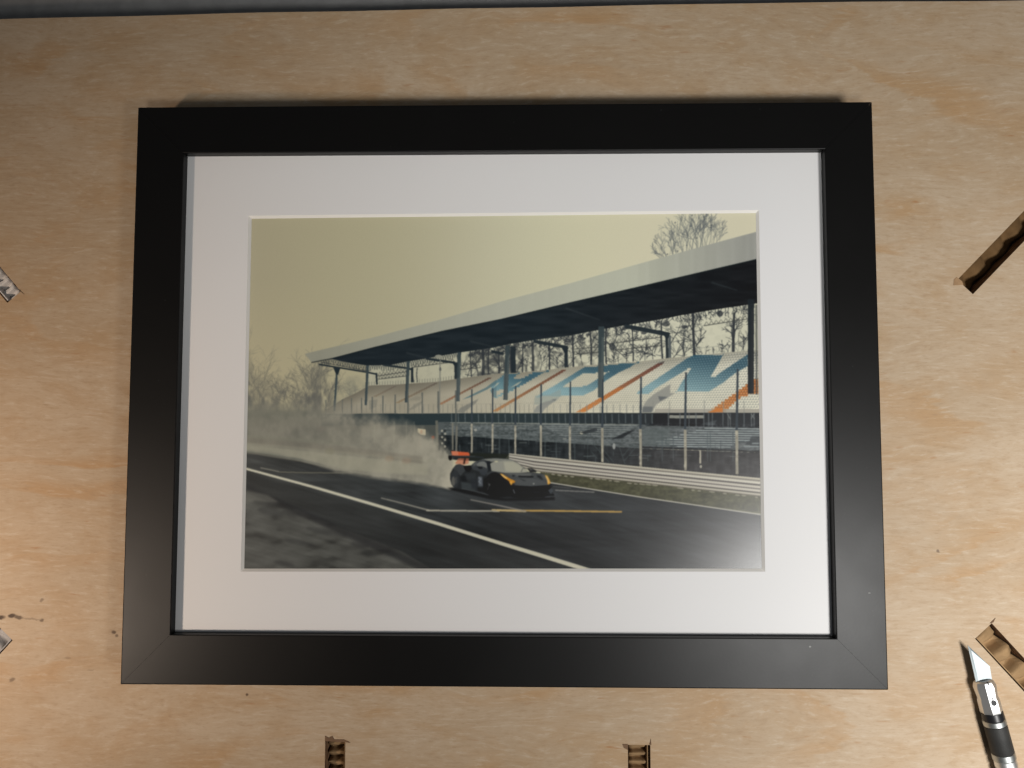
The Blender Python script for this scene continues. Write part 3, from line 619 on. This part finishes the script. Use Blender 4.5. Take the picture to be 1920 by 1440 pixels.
    for (x, y, c) in [(728, 862, (140, 112, 88)), (760, 866, (140, 110, 88)), (616, 848, (112, 108, 84)), (660, 815, (104, 104, 94)), (600, 806, (112, 104, 94)), (720, 800, (84, 86, 80)), (690, 826, (112, 110, 100)), (808, 866, (120, 118, 104)), (745, 812, (92, 92, 84))]:
        ell(x, y, 9, 6, c, .26, blur=3)
    for x in (737, 760, 775, 700): line([(x, 792), (x, 832)], 2, (150, 146, 126), .3, blur=1)
    # --- car
    k8 = lambda pts: [(820 + x / 8, 830 + y / 8) for x, y in pts]
    dkn = lambda c: c if c[0] > 125 else tuple(v * .84 for v in c)
    def cp(pts, c, a=1., blur=1, grad=None): poly(k8(pts), dkn(c), a, grad=grad, blur=blur)
    def cl(pts, w, c, a=1., blur=1): line(k8(pts), w / 8, c, a, blur=blur)
    cp([(130, 690), (330, 700), (700, 790), (1000, 850), (1750, 830), (1750, 875), (1500, 885), (1000, 888), (760, 862), (400, 780), (180, 720)], (17, 17, 18), .92, 2)
    cp([(195, 140), (300, 148), (455, 160), (470, 185), (468, 212), (300, 212), (210, 206)], (196, 88, 52), .95); cp([(195, 140), (300, 146), (300, 212), (205, 206)], (188, 120, 92), .7)
    cp([(300, 250), (460, 250), (455, 330), (380, 350), (250, 330)], (176, 100, 72), .7)
    cp([(175, 560), (178, 480), (215, 410), (265, 350), (320, 338), (390, 362), (490, 358), (560, 300), (680, 256), (850, 244), (1060, 258), (1190, 310), (1290, 390), (1350, 455), (1450, 465), (1560, 478), (1640, 530), (1690, 620), (1702, 720), (1745, 800), (1600, 815), (1550, 850), (1000, 850), (760, 815), (560, 745), (330, 715), (240, 695), (195, 640)], (38, 41, 42))
    cp([(215, 410), (265, 350), (320, 338), (390, 362), (400, 440), (330, 520), (280, 440)], (66, 69, 70), .9)                 # rear wing of the body
    cp([(180, 560), (200, 470), (250, 420), (300, 460), (310, 600), (280, 690), (220, 680)], (52, 55, 57), .95)
    cp([(195, 600), (205, 540), (230, 520), (250, 560), (250, 640), (225, 670), (200, 640)], (104, 102, 94), .9); cp([(255, 530), (280, 540), (275, 620), (255, 640)], (84, 84, 80), .8)
    cp([(380, 368), (490, 360), (500, 400), (470, 455), (430, 450), (390, 400)], (14, 15, 17))
    cp([(330, 520), (420, 510), (430, 600), (350, 620)], (22, 24, 26), .8, 2); cp([(340, 600), (560, 640), (560, 730), (350, 705)], (64, 70, 71), .8, 2); cp([(400, 480), (560, 470), (560, 620), (420, 560)], (52, 56, 58), .8, 2)
    cp([(490, 360), (560, 300), (640, 290), (720, 300), (750, 420), (720, 480), (600, 440), (520, 420)], (62, 66, 68))
    cp([(570, 340), (620, 300), (690, 295), (730, 330), (735, 400), (660, 370), (590, 370)], (124, 126, 120), .95); cp([(520, 330), (590, 295), (570, 350), (530, 380)], (100, 103, 100), .7)
    cp([(580, 372), (660, 378), (662, 412), (610, 405)], (24, 26, 28)); cp([(600, 420), (740, 430), (730, 520), (640, 500)], (58, 62, 66), .9)
    cp([(560, 300), (680, 258), (850, 246), (1060, 258), (1130, 280), (800, 300), (720, 290), (640, 285)], (84, 88, 87)); cp([(690, 262), (860, 250), (1080, 264), (1150, 290), (960, 285), (790, 300), (740, 285)], (128, 128, 118), .8)
    cp([(725, 290), (780, 290), (800, 440), (750, 430)], (27, 31, 35))
    cp([(780, 330), (840, 295), (1000, 280), (1120, 285), (1200, 320), (1290, 395), (1345, 455), (1250, 470), (1000, 470), (800, 440)], (134, 133, 121)); cp([(980, 300), (1130, 300), (1220, 345), (1320, 440), (1180, 460), (1010, 440)], (156, 153, 134), .9, 2)
    cl([(1245, 460), (1265, 410), (1300, 390)], 14, (84, 86, 82), .8); ell(820 + 872 / 8, 830 + 298 / 8, 3.4, 1.6, (176, 170, 138), .9)
    cp([(1290, 400), (1335, 420), (1350, 455), (1280, 460)], (150, 148, 130), .8)
    # mirror at the far side
    cp([(1340, 400), (1400, 395), (1470, 430), (1480, 455), (1380, 462)], (28, 29, 30)); cp([(1370, 405), (1420, 408), (1415, 430), (1375, 432)], (86, 84, 80))
    # bonnet
    cp([(740, 470), (800, 445), (1000, 470), (1250, 472), (1360, 462), (1560, 480), (1640, 535), (1680, 600), (1660, 650), (1400, 668), (1160, 655), (1110, 600), (930, 480), (850, 462)], (74, 77, 77)); cp([(1000, 474), (1400, 470), (1390, 520), (1200, 520), (1100, 500)], (108, 109, 104), .8, 2)
    cp([(1150, 560), (1400, 545), (1600, 600), (1640, 640), (1400, 662), (1170, 648)], (86, 89, 88), .8, 2); cp([(1200, 512), (1430, 516), (1430, 540), (1210, 532)], (18, 20, 22)); cp([(1480, 500), (1540, 510), (1580, 580), (1540, 560), (1490, 530)], (34, 36, 38)); cp([(1110, 495), (1160, 500), (1140, 530), (1110, 520)], (40, 42, 44)); cp([(1560, 490), (1610, 500), (1640, 560), (1600, 560)], (104, 104, 98), .7); cp([(1200, 540), (1330, 590), (1280, 590)], (46, 48, 50), .8)
    ell(820 + 1435 / 8, 830 + 630 / 8, 1.8, 1.6, (140, 140, 132), .8)
    # front wing, wheels
    cp([(690, 560), (720, 490), (790, 455), (870, 462), (930, 490), (1060, 600), (1110, 660), (1160, 720), (1120, 815), (900, 835), (760, 810), (690, 760), (675, 650)], (13, 13, 14)); cp([(730, 470), (800, 448), (870, 455), (800, 470), (730, 520), (700, 570)], (66, 70, 72), .8)
    cp([(860, 470), (940, 490), (1050, 600), (1080, 650), (960, 590), (880, 520)], (22, 23, 24)); cl([(745, 610), (765, 660), (735, 730)], 22, (46, 46, 46), .8); ell(820 + 770 / 8, 830 + 645 / 8, 2, 2.6, (76, 76, 74), .7); cl([(690, 560), (680, 680), (760, 810)], 16, (8, 8, 9), .9)
    cp([(595, 520), (660, 525), (670, 670), (600, 670)], (94, 99, 104), .95, 2); cl([(605, 540), (640, 560), (610, 600), (640, 630)], 18, (128, 133, 138), .7); cp([(480, 560), (590, 560), (590, 720), (500, 700)], (40, 44, 48), .8, 2)
    cl([(350, 705), (560, 745), (760, 800)], 14, (78, 82, 82), .6); cp([(580, 690), (690, 700), (700, 760), (600, 745)], (18, 18, 20), .9, 2)
    # nose and splitter
    cp([(1090, 660), (1400, 676), (1660, 655), (1695, 640), (1705, 720), (1690, 790), (1600, 830), (1200, 845), (1100, 830)], (7, 7, 8)); cl([(1210, 775), (1280, 755), (1600, 760), (1680, 790)], 10, (52, 55, 57), .8); cl([(1125, 715), (1150, 780)], 22, (92, 94, 96), .8); cp([(1650, 730), (1700, 690), (1725, 740), (1690, 790)], (84, 90, 94), .8); cp([(1600, 800), (1740, 785), (1745, 812), (1620, 815)], (12, 13, 15)); cp([(1600, 820), (1700, 815), (1680, 840), (1600, 838)], (66, 70, 74), .7)
    # lamps
    cp([(925, 480), (960, 482), (1060, 545), (1155, 590), (1150, 615), (1115, 625), (1095, 662), (1075, 620), (1060, 590), (985, 540)], (184, 124, 38)); cp([(935, 488), (965, 492), (1040, 548), (1020, 560), (970, 525)], (206, 168, 102)); cp([(1075, 600), (1110, 590), (1100, 640), (1085, 640)], (206, 160, 76), .8)
    cp([(1605, 500), (1640, 510), (1670, 560), (1690, 620), (1660, 645), (1640, 630), (1640, 580)], (196, 146, 64)); cp([(1612, 505), (1638, 525), (1660, 600), (1645, 620), (1640, 570)], (208, 178, 118), .9)
    # rear wing
    cp([(150, 212), (205, 210), (205, 270), (175, 285), (155, 265)], (12, 12, 14)); cl([(200, 225), (400, 226), (560, 228), (680, 240)], 26, (36, 40, 42)); cl([(205, 216), (560, 216)], 7, (92, 94, 90), .6); cl([(405, 235), (385, 335)], 26, (46, 30, 26))
    # --- grain and the softness of the print
    P.c = soft(P.c, 1, 1, 4)
    P.c += (rs.randn(CH, CW, 1) * 1.6).astype(np.float32)
    return P

WHITE = False
# light falling on the print (white = 1), measured on a 6 x 5 grid
LIGHT_GRID = [[[0.5789999961853027, 0.5419999957084656, 0.5019999742507935], [0.6140000224113464, 0.5849999785423279, 0.550000011920929], [0.6679999828338623, 0.6470000147819519, 0.6179999709129333], [0.7129999995231628, 0.699999988079071, 0.671999990940094], [0.7609999775886536, 0.7519999742507935, 0.7269999980926514], [0.7960000038146973, 0.7910000085830688, 0.7680000066757202]], [[0.6110000014305115, 0.5649999976158142, 0.515999972820282], [0.6359999775886536, 0.6000000238418579, 0.5600000023841858], [0.6809999942779541, 0.6570000052452087, 0.6240000128746033], [0.7310000061988831, 0.7149999737739563, 0.6869999766349792], [0.7879999876022339, 0.7789999842643738, 0.7509999871253967], [0.8370000123977661, 0.8320000171661377, 0.8059999942779541]], [[0.6420000195503235, 0.5879999995231628, 0.531000018119812], [0.652999997138977, 0.6129999756813049, 0.5669999718666077], [0.6909999847412109, 0.6639999747276306, 0.6259999871253967], [0.7480000257492065, 0.7300000190734863, 0.699999988079071], [0.8159999847412109, 0.8059999942779541, 0.7789999842643738], [0.8830000162124634, 0.875, 0.8510000109672546]], [[0.6499999761581421, 0.5870000123977661, 0.5260000228881836], [0.6449999809265137, 0.597000002861023, 0.5490000247955322], [0.6819999814033508, 0.6510000228881836, 0.6129999756813049], [0.7440000176429749, 0.7250000238418579, 0.6930000185966492], [0.8270000219345093, 0.8159999847412109, 0.7879999876022339], [0.9139999747276306, 0.9049999713897705, 0.8799999952316284]], [[0.6499999761581421, 0.5839999914169312, 0.5199999809265137], [0.6320000290870667, 0.5839999914169312, 0.5350000262260437], [0.6600000262260437, 0.6290000081062317, 0.5920000076293945], [0.7319999933242798, 0.7120000123977661, 0.6819999814033508], [0.8320000171661377, 0.8190000057220459, 0.7940000295639038], [0.9459999799728394, 0.9380000233650208, 0.9100000262260437]]]
BLACK_LIFT = 0.004

# ---------------------------------------------------------------- the board, its cut-outs and the sheet behind it
T_BOARD = .0095
#            centre of the near end, direction of the slot (deg), width, length
SLOTS = [((.19475, .0440), 45.5, .0088, .050), ((.1973, -.0983), -48.0, .0094, .050), ((-.2107, .0408), 131.5, .0076, .040), ((-.2085, -.1017), -132, .0082, .040), ((-.0689, -.1444), -90, .0084, .040), ((.0562, -.1450), -90, .0092, .040)]
def slot_quad(c, ang, w, ln, z0, z1):
    a = math.radians(ang); d = Vector((math.cos(a), math.sin(a), 0)); s = Vector((-d.y, d.x, 0)) * w / 2; p = Vector((c[0], c[1], 0))
    q = [p + s, p - s, p - s + d * ln, p + s + d * ln]
    return [v + Vector((0, 0, z0)) for v in q] + [v + Vector((0, 0, z1)) for v in q]
BOXF = [(0, 3, 2, 1), (4, 5, 6, 7), (0, 1, 5, 4), (1, 2, 6, 5), (2, 3, 7, 6), (3, 0, 4, 7)]

def edge_y(x):                                   # far edge of the board, slightly askew and not quite straight
    return float(np.interp(x, [-.34, -.2219, -.1083, .1147, .224, .34], [.1622, .1644, .1662, .1684, .1683, .1690]))
bxs = [-.34 + .68 * i / 40 for i in range(41)]
top = [(x, edge_y(x) + .00012 * math.sin(x * 300)) for x in bxs]
outline = [(-.34, -.26), (.34, -.26)] + top[::-1]
n = len(outline)
vs = [(x, y, 0) for x, y in outline] + [(x, y, -T_BOARD) for x, y in outline]
fs = [tuple(range(n)), tuple(range(2 * n - 1, n - 1, -1))] + [(i, n + i, n + (i + 1) % n, (i + 1) % n) for i in range(n)]
tmp = bpy.data.objects.new('tmp', mesh('tmp', vs, fs)); COL.objects.link(tmp)
cut = []
for s in SLOTS:
    c = bpy.data.objects.new('tmp_cut', mesh('tmp_cut', slot_quad(*s, -.03, .01), BOXF)); COL.objects.link(c); cut.append(c)
    md = tmp.modifiers.new('b', 'BOOLEAN'); md.operation = 'DIFFERENCE'; md.solver = 'EXACT'; md.object = c
dg = bpy.context.evaluated_depsgraph_get()
bme = bpy.data.meshes.new_from_object(tmp.evaluated_get(dg)); bme.name = 'plywood_board'
for o in cut + [tmp]: bpy.data.objects.remove(o)
bme.materials.clear()
board = link('plywood_board', bme, [M_WOOD, M_EDGE])
for p in bme.polygons: p.material_index = 0 if abs(p.normal.z) > .5 else 1
tag(board, 'pale birch plywood board with slots cut through it', kind='structure')

sheet = link('bench_surface', mesh('bench_surface', [(-.9, -.7, -.026), (.9, -.7, -.026), (.9, .9, -.026), (-.9, .9, -.026)], [(0, 1, 2, 3)]), M_GREY)
tag(sheet, 'dark grey surface below and behind the plywood board', kind='structure')

def sliver(name, pts, mat_, h=.00025):
    """thin splinter lying in the face of the board, uneven"""
    k = len(pts); z = [h * random.uniform(.5, 1.2) for _ in pts]
    v = [(x, y, -.0006) for x, y in pts] + [(x, y, zz) for (x, y), zz in zip(pts, z)]
    f = [tuple(range(k, 2 * k))] + [(i, (i + 1) % k, k + (i + 1) % k, k + i) for i in range(k)]
    return link(name, mesh(name, v, f), mat_, board)
random.seed(4)
sliver('veneer_splinter', [(.1899, .0447), (.1902, .0473), (.1914, .0482), (.1935, .0464), (.1940, .0450)], M_CHIP)
sliver('veneer_splinter', [(-.0731, -.1445), (-.0731, -.1424), (-.0716, -.1432), (-.0702, -.1424), (-.0693, -.1438), (-.0655, -.1438), (-.0634, -.1446), (-.0625, -.1452), (-.0648, -.1449), (-.068, -.1448)], M_TORN)
sliver('veneer_splinter', [(.0494, -.1447), (.0516, -.1447), (.0516, -.1470), (.0500, -.1462)], M_TORN)
sliver('veneer_splinter', [(.0604, -.1448), (.0610, -.1424), (.0612, -.1449)], M_TORN)
sliver('veneer_splinter', [(.2000, -.0952), (.2023, -.0930), (.2014, -.0948)], M_TORN)
sliver('veneer_splinter', [(.1930, -.1007), (.1918, -.0998), (.1938, -.1013)], M_TORN)
sliver('veneer_splinter', [(-.2084, .0440), (-.2062, .0419), (-.2079, .0431)], M_TORN)

def fluted(name, slot, pitch, amp, z0, mat_, liner, label, seed, start=.0006):
    """a strip of corrugated card wedged in a slot: wavy fluting and a flat liner on one side"""
    c, ang, w, ln = slot; root = empty(name, (c[0], c[1], z0), math.radians(ang)); rn = random.Random(seed)
    hw = w / 2 - .0007; N_ = int(ln / pitch * 12); v = []; f = []
    ph = rn.uniform(0, 6)
    K = 5
    for i in range(N_ + 1):
        x = start + (ln - start - .001) * i / N_
        for j in range(K):
            y = -hw + 2 * hw * j / (K - 1)
            t = 2 * math.pi * (x + .22 * pitch * math.sin(9 * y / hw + ph) * .3) / pitch + ph
            z = amp * math.sin(t) + amp * .35 * math.sin(2 * t + 1) + amp * .25 * math.sin(37 * x * 10 + j)
            v.append((x, y, z))
    for i in range(N_):
        for j in range(K - 1):
            f.append((i * K + j, (i + 1) * K + j, (i + 1) * K + j + 1, i * K + j + 1))
    me = mesh('fluting', v, f, True); fl = link('fluting', me, mat_, root)
    so = fl.modifiers.new('s', 'SOLIDIFY'); so.thickness = .00035
    s = liner
    lv = [(start, s * hw, -.004), (ln - .001, s * hw, -.004), (ln - .001, s * hw, amp * 1.6 + .0004), (start, s * hw, amp * 1.4)]
    lv += [(x, y - s * .0004, z) for x, y, z in lv]
    link('liner', mesh('liner', lv, [(0, 1, 2, 3), (7, 6, 5, 4), (0, 4, 5, 1), (1, 5, 6, 2), (2, 6, 7, 3), (3, 7, 4, 0)]), mat_, root)
    return tag(root, label, 'cardboard', 'cardboard strips in the slots')
fluted('cardboard_strip', SLOTS[0], .0120, .0012, -.0072, M_DEEP, 1, 'brown corrugated strip, coloured darker for shade, deep in the slot right of the frame', 1)
fluted('cardboard_strip', SLOTS[1], .0100, .0026, -.0044, M_CARD, -1, 'brown corrugated strip with wide flutes in the slot beside the knife blade', 2)
fluted('cardboard_strip', SLOTS[2], .0044, .0013, -.0018, M_CARDW, 1, 'white corrugated strip in the slot at the upper left', 3)
fluted('cardboard_strip', SLOTS[3], .0070, .0012, -.0022, M_GREYCARD, 1, 'greyish white strip tip in the slot at the lower left by the dark split', 4)
fluted('cardboard_strip', SLOTS[4], .0040, .0022, -.0056, M_CARD, 1, 'brown corrugated strip in the torn slot below the left half of the frame', 5)
fluted('cardboard_strip', SLOTS[5], .0033, .0017, -.0042, M_CARD, 1, 'brown corrugated strip in the slot below the right half of the frame', 6)

# ---------------------------------------------------------------- the picture frame
frame = empty('picture_frame'); tag(frame, 'black satin frame with white mat around a race track photograph', 'picture frame')
W2, H2, BAR = .15, .1165, .0195
prof = [(0, .0002), (0, HF - .0005), (.00015, HF - .00015), (.0005, HF), (BAR - .0004, HF), (BAR - .0001, HF - .0001), (BAR, HF - .0004), (BAR, HF - .0040), (BAR - .005, HF - .0040), (BAR - .005, .0002)]
def rail(a, b, nrm, name='rail', gap=.000045, seg=24):
    """mitred rail from corner a to corner b, its inside towards nrm"""
    a, b, nrm = Vector(a), Vector(b), Vector(nrm); d = (b - a).normalized(); L = (b - a).length; v = []; f = []; k = len(prof)
    for s in range(seg + 1):
        for (t, z) in prof:
            e = t + gap; x = e + (L - 2 * e) * s / seg
            p = a + d * x + nrm * t; v.append((p.x, p.y, z))
    for s in range(seg):
        for i in range(k):
            j = (i + 1) % k; f.append((s * k + i, s * k + j, (s + 1) * k + j, (s + 1) * k + i))
    f += [tuple(range(k))[::-1], tuple(seg * k + i for i in range(k))]
    me = mesh(name, v, f); bm = bmesh.new(); bm.from_mesh(me); bmesh.ops.recalc_face_normals(bm, faces=bm.faces); bm.to_mesh(me); bm.free()
    return link(name, me, M_BLACK, frame)
rail((-W2, H2), (W2, H2), (0, -1)); rail((W2, H2), (W2, -H2), (-1, 0)); rail((W2, -H2), (-W2, -H2), (0, 1)); rail((-W2, -H2), (-W2, H2), (1, 0))

M_LINT = flat('pale_lint', (.30, .30, .29), .9, 0, 0, 0, .2, .05)
for (x, y, r, e) in [(.12017, -.10015, .00042, 1.0), (.1436, -.0795, .0002, 2.4)]:     # specks of dust on the lacquer
    pts = [(x + r * e * math.cos(a) * (1 + .25 * math.sin(3 * a + x * 900)), y + r * math.sin(a) * (1 + .2 * math.cos(2 * a)), HF + .00006) for a in [2 * math.pi * i / 9 for i in range(9)]]
    lo = [(p[0], p[1], HF + .00001) for p in pts]
    link('dust_speck', mesh('dust_speck', lo + pts, [tuple(range(9, 18))] + [(i, (i + 1) % 9, 9 + (i + 1) % 9, 9 + i) for i in range(9)]), M_LINT, frame)

ZM = HF - .0041                                # face of the mat
ow, oh = .1335, .1000
win = [(-.1046, .0720), (.1049, .0734), (.1047, -.0722), (-.1046, -.0731)]
def ring(o, i, zo, zi):
    v = [(x, y, zo) for x, y in o] + [(x, y, zi) for x, y in i]
    return v, [(k, (k + 1) % 4, 4 + (k + 1) % 4, 4 + k) for k in range(4)]
v, f = ring([(-ow, oh), (ow, oh), (ow, -oh), (-ow, -oh)], win, ZM, ZM)
mat_o = link('mat_board', mesh('mat_board', v, [q[::-1] for q in f]), M_MAT, frame)
bv = .00105
inn = [(x + (bv if x < 0 else -bv), y + (bv if y < 0 else -bv)) for x, y in win]
v, f = ring(win, inn, ZM, ZM - .0009)
link('window_bevel', mesh('window_bevel', v, [q[::-1] for q in f]), M_CORE, mat_o)
bk = mesh('backing_board', slot_quad((-.1345, 0), 0, .202, .269, .006, HF - .0068), BOXF); link('backing_board', bk, M_BACK, frame)

# the print: a sheet whose image is computed below
pz = ZM - .00095; ex = MG / (1 - 2 * MG)
def pq(u, v_):                                  # bilinear over the visible corners
    a = [Vector(p) for p in inn]; t = a[0].lerp(a[1], u); b = a[3].lerp(a[2], u); return t.lerp(b, v_)
cs = [pq(-ex, -ex), pq(1 + ex, -ex), pq(1 + ex, 1 + ex), pq(-ex, 1 + ex)]
pm = mesh('photo_print', [(p.x, p.y, pz) for p in cs], [(3, 2, 1, 0)])
uv = pm.uv_layers.new(name='UVMap')
for lp, (a, b) in zip(pm.polygons[0].loop_indices, [(0, 0), (1, 0), (1, 1), (0, 1)]): uv.data[lp].uv = (a, b)
def make_print_material():
    N = Nodes('glossy_photo_paper')
    if WHITE:
        N.set(Base_Color=(.5, .5, .5, 1), Roughness=1, Specular_IOR_Level=0); return N.m
    P = paint_print()
    srgb = np.clip(P.c / 255, 0, 1); lin = np.where(srgb <= .04045, srgb / 12.92, ((srgb + .055) / 1.055) ** 2.4)
    # reflectance of the ink: the tone seen in the room divided by the light that falls on the sheet
    uu = np.linspace(0, 1, CW)[None, :, None]; vv = np.linspace(0, 1, CH)[:, None, None]
    E = np.array(LIGHT_GRID, np.float64)                        # rows top to bottom, columns left to right, rgb
    gy = vv * (E.shape[0] - 1); gx = uu * (E.shape[1] - 1)
    iy = np.clip(gy.astype(int), 0, E.shape[0] - 2); ix = np.clip(gx.astype(int), 0, E.shape[1] - 2); fy = gy - iy; fx = gx - ix
    iy = iy[..., 0]; ix = ix[..., 0]
    L = (E[iy, ix] * (1 - fx) + E[iy, ix + 1] * fx) * (1 - fy) + (E[iy + 1, ix] * (1 - fx) + E[iy + 1, ix + 1] * fx) * fy
    alb = np.clip((lin - BLACK_LIFT) / L, .004, .92)
    enc = np.where(alb <= .0031308, alb * 12.92, 1.055 * alb ** (1 / 2.4) - .055)
    img = bpy.data.images.new('race_track_print', CW, CH, alpha=False)
    px = np.ones((CH, CW, 4), np.float32); px[..., :3] = enc[::-1]
    img.pixels.foreach_set(px.ravel()); img.update(); img.pack()
    t = N.n('ShaderNodeTexImage', interpolation='Cubic'); t.image = img; t.extension = 'EXTEND'
    c = N.coord()
    N.set(Base_Color=t.outputs['Color'], Roughness=.28, Specular_IOR_Level=.38)
    N.bump(N.noise(c, 2600.0, 2.0), .10, .0001)
    return N.m
pr = link('photo_print', pm, make_print_material(), frame)
tag(pr, 'printed photograph of a dark race car passing an empty grandstand')

# ---------------------------------------------------------------- craft knife
M_STEEL = flat('brushed_steel_blade', (.27, .30, .31), .52, 1.0, 0, 0, .5, .04)
M_CHROME = flat('polished_chuck', (.78, .78, .77), .44, 1.0, 0, 0, .5, .02)
M_GRIP = flat('knurled_grip', (.024, .0235, .022), .6, .0, 2400, .5, .4, .2)
M_RING = flat('satin_aluminium', (.50, .52, .51), .42, 1.0, 0, 0, .5, .04)
M_DARK = flat('black_collar', (.010, .010, .012), .35, 0, 0, 0, .5, .0)
KZ = .0043
knife = empty('craft_knife', (.1940, -.1168, KZ), math.radians(-76.4))      # local +x runs from the chuck nose down the handle
tag(knife, 'silver craft knife with pointed blade and dark grip lying right of the frame', 'knife')
def lathe(name, prof_, mat_, seg=32, facets=None, smooth=True):
    v = []; f = []; K = facets or seg
    for (x, r) in prof_:
        for i in range(K):
            a = 2 * math.pi * (i + .5) / K; v.append((x, r * math.cos(a), r * math.sin(a)))
    for s in range(len(prof_) - 1):
        for i in range(K):
            j = (i + 1) % K; f.append((s * K + i, s * K + j, (s + 1) * K + j, (s + 1) * K + i))
    f += [tuple(range(K))[::-1], tuple((len(prof_) - 1) * K + i for i in range(K))]
    me = mesh(name, v, f); bm = bmesh.new(); bm.from_mesh(me); bmesh.ops.recalc_face_normals(bm, faces=bm.faces); bm.to_mesh(me); bm.free()
    if smooth:
        for p in me.polygons: p.use_smooth = len(p.vertices) == 4
        me.set_sharp_from_angle(angle=math.radians(28))
    return link(name, me, mat_, knife)
# blade: ground on one side, two facets
bt = [(-.0150, -.0024), (-.0052, .0036), (-.0005, .0031), (.0010, .0030), (.0010, -.0030), (-.0005, -.0031)]
h = .00028
bv_ = [(x, y, h) for x, y in bt] + [(x, y, -h) for x, y in bt] + [(-.0128, -.00175, h), (-.0005, -.0022, h)]
bl = mesh('blade', [(x, y, z + .0006) for x, y, z in bv_], [(0, 12, 1), (12, 13, 2, 1), (13, 4, 3, 2), (13, 5, 4), (0, 5, 13, 12), (11, 10, 9, 8, 7, 6)] + [(i, (i + 1) % 6, 6 + (i + 1) % 6, 6 + i) for i in range(6)])
for i in (0, 5): bl.vertices[i].co.z -= h * .9
for v_ in bl.vertices: v_.co.z += v_.co.y * .06
bm = bmesh.new(); bm.from_mesh(bl); bmesh.ops.recalc_face_normals(bm, faces=bm.faces); bm.to_mesh(bl); bm.free()
link('blade', bl, M_STEEL, knife)
# four-jaw chuck: a faceted nose with a slit and a cross hole
ch = lathe('chuck', [(-.0004, .0028), (.0002, .0036), (.0020, .0042), (.0066, .0037), (.0076, .0040), (.0122, .0041), (.0128, .0039)], M_CHROME, facets=8)
def bit(name, vs_, mat_, parent): return link(name, mesh(name, vs_, BOXF), mat_, parent)
def boxv(x0, x1, y0, y1, z0, z1): return [(x0, y0, z0), (x1, y0, z0), (x1, y1, z0), (x0, y1, z0), (x0, y0, z1), (x1, y0, z1), (x1, y1, z1), (x0, y1, z1)]
bit('slit', boxv(-.0003, .0066, -.00016, .00016, .0020, .00372), M_DARK, ch)
hv = [(.0079 + .0011 * math.cos(a), .0011 * math.sin(a), z) for z in (.0030, .00386) for a in [2 * math.pi * i / 20 for i in range(20)]]
link('cross_hole', mesh('cross_hole', hv, [tuple(range(19, -1, -1)), tuple(range(20, 40))] + [(i, (i + 1) % 20, 20 + (i + 1) % 20, 20 + i) for i in range(20)]), M_DARK, ch)
lathe('collar', [(.0124, .0034), (.0126, .0041), (.0152, .0042), (.0156, .0040)], M_DARK)
lathe('ring', [(.0156, .0040), (.0158, .0043), (.0176, .0043), (.0178, .0041)], M_RING)
lathe('grip', [(.0178, .0040), (.0180, .00425), (.0286, .00425), (.0289, .0041)], M_GRIP)
lathe('ring', [(.0289, .0040), (.0291, .0043), (.0312, .0043), (.0314, .0036)], M_RING)
lathe('ferrule', [(.0314, .0036), (.0318, .0041), (.0340, .0042), (.0346, .0037), (.0352, .0042), (.0380, .0042)], M_CHROME, facets=16)
lathe('handle', [(.0380, .0041), (.0384, .0039), (.1080, .0039), (.1110, .0034), (.1118, .0020)], M_RING)
